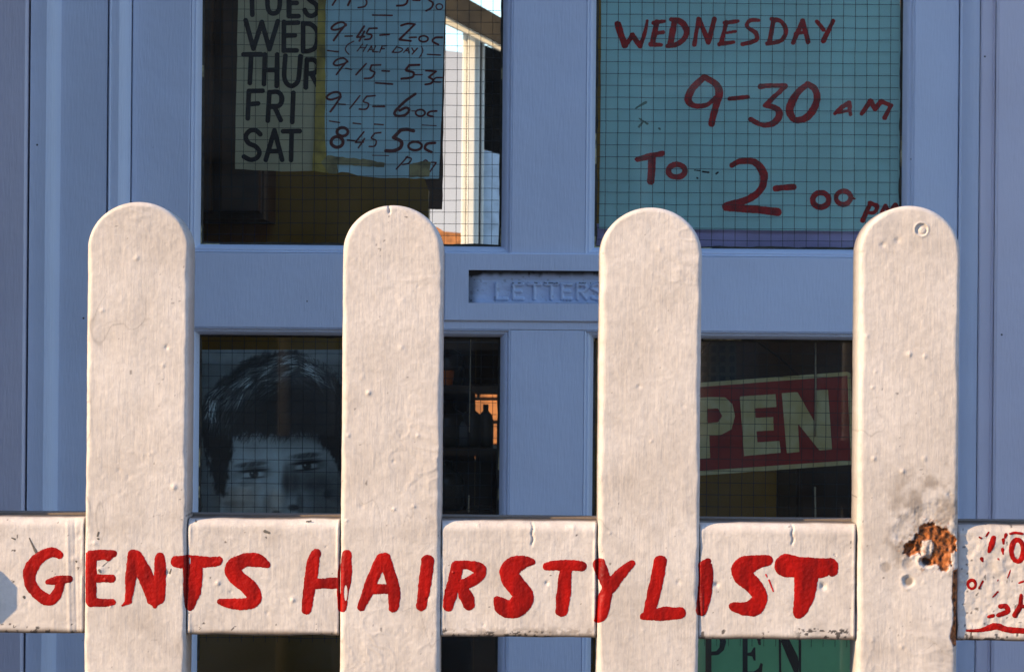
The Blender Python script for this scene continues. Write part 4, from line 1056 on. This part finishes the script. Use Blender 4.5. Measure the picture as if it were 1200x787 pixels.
# lower right: red OPEN sign hanging askew
sg = empty('open_sign', (XX(880, 495, YP+.02), YP+.02, ZZ(880, 495, YP+.02)), 'tilted red sign with cream letters OPEN hanging in the lower right pane', 'sign')
ys = YP+.016
flat_poly('sign_board', [(742, 454), (993, 435.5), (997, 437), (1001, 540), (998, 544), (748, 562)], ys, M_signcream, .004, sg)
flat_poly('sign_face', [(746, 459), (993, 440), (997, 539), (752, 556)], ys-.0005, M_signred, .0003, sg)
Q_ = ((815, 395), 3.58)
def blk(polys, nm='sign_letter'):
    pp = [[(Q_[0][0]+x/Q_[1], Q_[0][1]+y/Q_[1]) for x, y in pl] for pl in polys]
    xs = [p[0] for pl in pp for p in pl]; ys_ = [p[1] for pl in pp for p in pl]
    field_mesh(nm, lambda X, Y: poly_sd(pp, X, Y)+.25*fbm(X*.5, Y*.5, 5, 2), (min(xs)-2, min(ys_)-2, max(xs)+2, max(ys_)+2), .6, w_flat(ys-.0012), M_signcream, sg)
blk([[(-25,257),(60,250),(125,252),(155,280),(166,330),(152,385),(110,408),(58,412),(62,506),(-18,512)], [(48,300),(52,360),(95,356),(112,330),(95,298)]])
blk([[(186,248),(336,238),(340,292),(250,298),(252,338),(326,334),(328,390),(256,394),(260,440),(352,434),(358,484),(204,498)]])
blk([[(362,234),(428,230),(506,366),(500,222),(556,220),(573,470),(520,474),(430,362),(436,480),(383,486)]])
oc = (-85, 385)
blk([[(oc[0]+70*math.cos(t)*1.0, oc[1]+128*math.sin(t)) for t in np.linspace(0, 2*math.pi, 28)[:-1]], [(oc[0]+24*math.cos(t), oc[1]+78*math.sin(t)) for t in np.linspace(0, 2*math.pi, 28)[:-1]]])
def cord(name, pts, y, r, lb, mat=M_streak, parent=None):
    pw = [(*[P(a, b, y)[0]], y, P(a, b, y)[1]) for a, b in pts]
    v, f = tube_vf(pw, r, 6); o = obj(name, v, f, mat, parent, True)
    if lb: tag(o, lb, 'reflection streak')
    return o
cord('string', [(885, 398), (915, 420), (941, 445)], ys+.001, .0011, None, M_eave, sg)
cord('string', [(835, 398), (822, 412), (770, 455)], ys+.001, .0009, None, M_eave, sg)
cord('reflection_streak', [(955.5, 397), (956, 450), (955, 511)], ys-.004, .0009, 'pale reflection streak built as a tube over the right end of the OPEN sign')  # pale reflection streaks in the glass, modelled as thin tubes
cord('reflection_streak', [(955, 570), (955.5, 600), (956, 640)], ys+.012, .0010, 'pale reflection streak built as a tube below the OPEN sign')
cord('reflection_streak', [(551.5, 393), (551, 450), (550, 506)], ys+.012, .0006, 'thin reflection streak built as a tube in glass left of the central post')
cord('reflection_streak', [(549.5, 580), (549, 600)], ys+.012, .0009, 'short reflection streak built as a tube, low left of the central post')
# bottom right: green sheet with PEN in serif
gs = flat_poly('green_open_sheet', [(745, 722), (1000, 724), (1001, 900), (745, 900)], YP, M_green)
tag(gs, 'green sheet with black serif letters under the fence rail, lower right pane', 'notice')
U_ = ((815, 740), 6.154)
def serif(polys):
    pp = [[(U_[0][0]+x/U_[1], U_[0][1]+y/U_[1]) for x, y in pl] for pl in polys]
    xs = [p[0] for pl in pp for p in pl]; yv = [p[1] for pl in pp for p in pl]
    field_mesh('printed_letter', lambda X, Y: poly_sd(pp, X, Y), (min(xs)-2, min(yv)-2, max(xs)+2, max(yv)+2), .55, wt, M_black, gs)
serif([[(65,-10),(160,-10),(205,20),(222,70),(205,130),(165,165),(115,168),(115,285),(140,300),(40,300),(72,285),(72,20)], [(115,20),(115,140),(150,138),(172,110),(178,70),(165,30)]])
serif([[(325,-10),(468,-10),(472,95),(455,92),(440,40),(405,15),(376,15),(376,150),(400,145),(420,110),(432,110),(434,205),(420,205),(410,175),(376,170),(376,285),(420,285),(455,260),(470,220),(486,230),(478,300),(325,300),(340,285),(340,10)]])
serif([[(600,40),(618,40),(618,285),(640,300),(585,300),(603,285)], [(600,10),(660,20),(740,180),(748,300),(715,300),(625,90)], [(744,-10),(762,-10),(762,300),(744,300)]])
sh = [[(-200,-10),(-60,-10),(-60,300),(-200,300)]]

# faint printed list at the back of the lower right pane
lst = flat_poly('price_list', [(790, 400), (862, 398), (863, 447), (790, 450)], ys+.03, simple('grey_list_paper', (0.07, 0.065, 0.045), .8), .0005)
tag(lst, 'dim printed list behind the OPEN sign at the top of the lower right pane', 'notice')
for rr_ in range(4):
    for cc_ in range(6):
        cx_ = 800+cc_*11; cy_ = 405+rr_*12
        flat_poly('list_entry', [(cx_, cy_), (cx_+6, cy_-.3), (cx_+6, cy_+7), (cx_, cy_+7.3)], ys+.0295, M_black, .0002, lst) if cx_ < 858 else None

# ---------------------------------------------------------------- shop interior
YB = 3.3
rx0, rx1 = XX(503, 150, YB), XX(640, 150, YB); rz0, rz1 = ZZ(545, 345, YB), 2.05
hx0, hx1 = XX(555, 495, YB), XX(610, 495, YB); hz0, hz1 = ZZ(570, 540, YB), ZZ(570, 452, YB)  # hatch: added opening that shows the orange brick as a reflection
def wall_grid(name, xs, zs, holes, y0, y1, mat):
    parts = []
    for i in range(len(xs)-1):
        for j in range(len(zs)-1):
            cx_ = (xs[i]+xs[i+1])/2; cz_ = (zs[j]+zs[j+1])/2
            if any(h[0] < cx_ < h[1] and h[2] < cz_ < h[3] for h in holes): continue
            parts.append(box_vf(xs[i], xs[i+1], y0, y1, zs[j], zs[j+1]))
    v, f = merge(parts); return obj(name, v, f, mat)
tag(wall_grid('back_wall', sorted([-2.2, rx0, rx1, hx0, hx1, 2.2]), sorted([0, hz0, hz1, rz0, rz1, 2.5]), [(rx0, rx1, rz0, rz1), (hx0, hx1, hz0, hz1)], YB, YB+.1, M_mustard), kind='structure')
tag(box('side_wall', -2.3, -2.2, 1.06, YB+.1, 0, 2.5, M_mustard), kind='structure')
tag(box('side_wall', 2.2, 2.3, 1.06, YB+.1, 0, 2.5, M_mustard), kind='structure')
tag(wall_grid('ceiling', [0, 1], [0, 1], [], 0, .01, M_render), kind='structure')
bpy.data.objects.remove(bpy.data.objects['ceiling'])
# ceiling with an unseen opening, added to let daylight into the room
parts = [box_vf(-2.3, -1.2, 1.07, YB+.1, 2.5, 2.6), box_vf(1.2, 2.3, 1.07, YB+.1, 2.5, 2.6), box_vf(-1.2, 1.2, 1.07, 1.35, 2.5, 2.6), box_vf(-1.2, 1.2, 3.1, YB+.1, 2.5, 2.6)]
v, f = merge(parts); tag(obj('ceiling', v, f, M_render), kind='structure')
v, f = box_vf(-2.2, 2.2, 1.0, YB, .001, .012); tag(obj('shop_floor', v, f, M_darkwood), kind='structure')
# dark cupboard at the left of the back wall
def cupboard(name, px0, px1, py0, py1, y, dpt, lb):
    x0, z1 = P(px0, py0, y); x1, z0 = P(px1, py1, y); z0 = .013 if py1 > 700 else z0
    e = empty(name, ((x0+x1)/2, y, z0), lb, 'cupboard')
    box('carcass', x0, x1, y+.02, y+dpt, z0, z1, M_darkwood, e)
    m = (x0+x1)/2
    for a_, b_ in ((x0, m-.002), (m+.002, x1)):
        d_ = box('cupboard_door', a_+.004, b_-.004, y, y+.0195, z0+.01, z1-.01, M_darkwood, e, b=.004)
    return e
cupboard('wall_cupboard', 200, 308, -60, 256, 3.0, .29, 'dark brown cupboard on the mustard wall seen through the upper left pane')
# dark shelving seen in the lower lights
sh = empty('shelf_unit', (XX(560, 560, 2.9), 2.9, 0), 'dark shelf unit with bottles inside the shop, seen through the narrow lower pane', 'shelf')
xs0, xs1 = XX(508, 500, 2.9), XX(600, 500, 2.9)
zsh = [ZZ(560, 600, 2.9), ZZ(560, 527, 2.9), ZZ(560, 455, 2.9), ZZ(560, 405, 2.9)]
for z_ in zsh: box('shelf_board', xs0, xs1, 2.8, 3.0, z_-.006, z_+.006, M_darkwood, sh)
box('shelf_back', xs0, XX(556, 500, 2.9), 3.001, 3.012, .013, zsh[-1]+.04, M_darkwood, sh)
box('shelf_back', XX(556, 500, 2.9)+.0005, xs1, 3.001, 3.012, ZZ(570, 462, 3.0), zsh[-1]+.04, M_darkwood, sh)
box('shelf_back', XX(556, 500, 2.9)+.0005, xs1, 3.001, 3.012, .013, ZZ(570, 533, 3.0), M_darkwood, sh)
box('shelf_side', xs0-.015, xs0, 2.8, 3.0, .013, zsh[-1]+.04, M_darkwood, sh)
box('shelf_side', xs1, xs1+.015, 2.8, 3.0, .013, zsh[-1]+.04, M_darkwood, sh)
bt = [(524, 1, .030, .075, M_bottle, 'squat dark pot, leftmost on the middle shelf'), (541, 1, .022, .055, simple('grey_tin', (.12, .12, .11), .4), 'small grey tin on the middle shelf'),
      (552, 1, .020, .070, M_bottle, 'dark round bottle beside the grey tin on the middle shelf'), (569, 1, .013, .070, M_bottle, 'slim dark bottle standing before the bright hatch'),
      (523, 2, .028, .07, M_bottle, 'dark round pot on the upper shelf behind the fence picket edge'), (523, 0, .03, .08, M_bottle, 'dark squat pot on the lowest shelf'),
      (521.5, 1, .0, .0, None, '')]
for (bx, lv, r_, h_, mt, lb) in bt:
    if mt is None: continue
    z_ = zsh[lv]+.0065; x_ = XX(bx, 500, 2.85)
    v, f = lathe_vf(x_, 2.86, [(r_*.9, z_), (r_, z_+h_*.1), (r_, z_+h_*.6), (r_*.8, z_+h_*.75), (r_*.35, z_+h_*.85), (r_*.35, z_+h_)], 14)
    tag(obj('bottle', v, f, mt, None, True), lb, 'bottle')
x_ = XX(522, 440, 2.84); z_ = zsh[2]+.0065
v, f = lathe_vf(x_, 2.83, [(.012, z_-.0), (.015, z_+.022), (.013, z_+.024)], 12)
tag(obj('orange_cup', v, f, simple('orange_enamel', (.9, .22, .04), .4)), 'tiny bright orange cup at the edge of the picket on the upper shelf', 'cup')
# cupboard seen under the OPEN sign
cupboard('low_cupboard', 935, 1100, 520, 760, 2.6, .4, 'dark low cupboard seen under the OPEN sign through the lower right pane')
dk = flat_poly('dark_card', [(820, 395), (1062, 395), (1062, 470), (820, 470)], ys+.05, M_backing, .002)
tag(dk, 'dark card behind the red OPEN sign', 'card')

# ---------------------------------------------------------------- yard behind the shop (seen through the back window)
YY = 9.0
ym = empty('white_bay_window', (XX(553, 150, YY), YY, 0), 'sunlit cream window post with dark glass beside it, seen through the upper left pane', 'window')
def at_(px0, px1, py0, py1, y0, y1, nm, mt, par):
    x0, z1 = P(px0, py0, y0); x1, z0 = P(px1, py1, y0); return box(nm, x0, x1, y0, y1, z0, z1, mt, par, b=.003)
for a0, a1, dy in ((542.5, 546.0, .03), (548.6, 552.0, 0), (554.8, 557.0, .015), (559.4, 562.6, .03)):
    at_(a0, a1, 20, 700, YY+dy, YY+.12, 'window_post', M_whitepost, ym)
at_(547.5, 559.2, 20, 700, YY+.02, YY+.11, 'post_core', M_eave, ym)
def quad_block(pts, y0, y1, nm, mt, par):
    V = [(P(a_, b_, y0)[0], y0, P(a_, b_, y0)[1]) for a_, b_ in pts]; V += [(x, y1, z) for x, _, z in V]; n = len(pts)
    F = [tuple(range(n))[::-1], tuple(range(n, 2*n))]+[(i, (i+1) % n, n+(i+1) % n, n+i) for i in range(n)]
    return obj(nm, V, F, mt, par)
quad_block([(564, 52), (600, 64), (600, 186), (564, 174)], YY+.05, YY+.07, 'dark_pane', M_shutter, ym)
quad_block([(480, -40), (600, 28), (600, 58), (480, -5)], YY-.12, YY-.02, 'eave_board', M_eave, ym)
quad_block([(480, -4), (600, 59), (600, 66), (545, 38), (480, 8)], YY-.06, YY+.0, 'eave_fillet', M_whitepost, ym)
at_(564, 606, 176, 700, YY+.05, YY+.07, 'lower_panel', simple('pale_blue_panel', (.50, .60, .70), .5), ym)
wh = empty('backdrop_house', (XX(535, 120, 20), 20, 0), 'white house wall added as pale backdrop to the overbright sky behind the cream post', 'house')  # wall added to cover the overbright sky
quad_block([(440, 48), (546, 62), (650, 76), (650, 430), (440, 430)], 20, 24, 'wall', simple('white_far_render', (.55, .56, .60), .9, var=.12, vscale=.5), wh)
# low roofs on the skyline
hh = empty('far_red_roof', (XX(535, 270, 16), 16, 0), 'tiny red tiled roof on the skyline, low in the upper left pane', 'building')
quad_block([(470, 274), (512, 266), (520, 271), (541, 273), (541, 420), (470, 420)], 16, 18, 'wall', M_terr, hh)
# brick pier added behind the hatch, standing in for an orange reflection
tw = empty('reflection_pier', (XX(575, 500, 8), 8, 0), 'sunlit orange brick pier added for a reflection seen left of the central post', 'wall')
for r_ in range(8):
    z0 = .30+r_*.075
    for c_ in range(3):
        x0 = XX(575, 500, 8)-.16+c_*.225+(r_ % 2)*.1125-.1
        box('brick', x0, x0+.215, 8+(.004 if (r_+c_) % 3 else 0), 8.1, z0, z0+.065, M_terr, tw, b=.003)
box('mortar', XX(575, 500, 8)-.37, XX(575, 500, 8)+.5, 8.02, 8.09, 0, .91, M_eave, tw)

# ---------------------------------------------------------------- the building round the door, the added shade wall and the street behind the camera
sf = empty('shop_front', (0, 1.06, 0), 'grey rendered shop front either side of the door', 'building')
box('wall', -3.5, X1(-150)-.001, 1.0, 1.06, 0, 2.75, M_render, sf)
box('wall', X1(1420)+.001, 3.5, 1.0, 1.06, 0, 2.75, M_render, sf)
box('wall', X1(-150), X1(1420), 1.0, 1.06, ztop+.142, 2.75, M_render, sf)
pw_ = empty('unseen_shade_wall', (-.80, .4, 0), 'unseen grey rendered side wall added left of the door to shade it', 'wall')  # unseen wall, added to keep direct sun off the door
box('wall', -.87, -.755, -.08, .999, 0, 2.9, M_render, pw_)
box('coping', -.90, -.725, -.11, .999, 2.901, 2.96, M_pave, pw_)
for i, (hx, hw, hz) in enumerate(((-9.5, 6.298, 6.2), (-3.2, 6.298, 5.6), (3.1, 6.298, 6.0), (9.4, 6.298, 5.7))):
    names = ['leftmost', 'second from left', 'third from left', 'rightmost']
    hb = empty('terraced_house', (hx, -15, 0), 'brick terraced house across the street, %s' % names[i], 'house', 'houses across the street')
    box('wall', hx-hw/2, hx+hw/2, -20, -15, -.12, hz, M_house, hb)
    for wx in (-1.7, 1.7):
        for wz in (1.0, 3.6):
            if wz < 2 and wx > 0:
                box('front_door', hx+wx-.45, hx+wx+.45, -15.0, -14.95, 0, 2.0, M_shutter, hb); continue
            fr_ = box('window_frame', hx+wx-.65, hx+wx+.65, -15, -14.94, wz, wz+1.5, M_whitepost, hb)
            box('pane', hx+wx-.57, hx+wx+.57, -14.945, -14.93, wz+.08, wz+1.42, M_pane, hb)
    V = [(hx-hw/2, -14.8, hz), (hx+hw/2, -14.8, hz), (hx+hw/2, -20.2, hz), (hx-hw/2, -20.2, hz), (hx-hw/2, -17.5, hz+1.8), (hx+hw/2, -17.5, hz+1.8)]
    obj('roof', V, [(0, 4, 5, 1), (3, 2, 5, 4), (0, 3, 4), (1, 5, 2), (0, 1, 2, 3)], M_roof, hb)
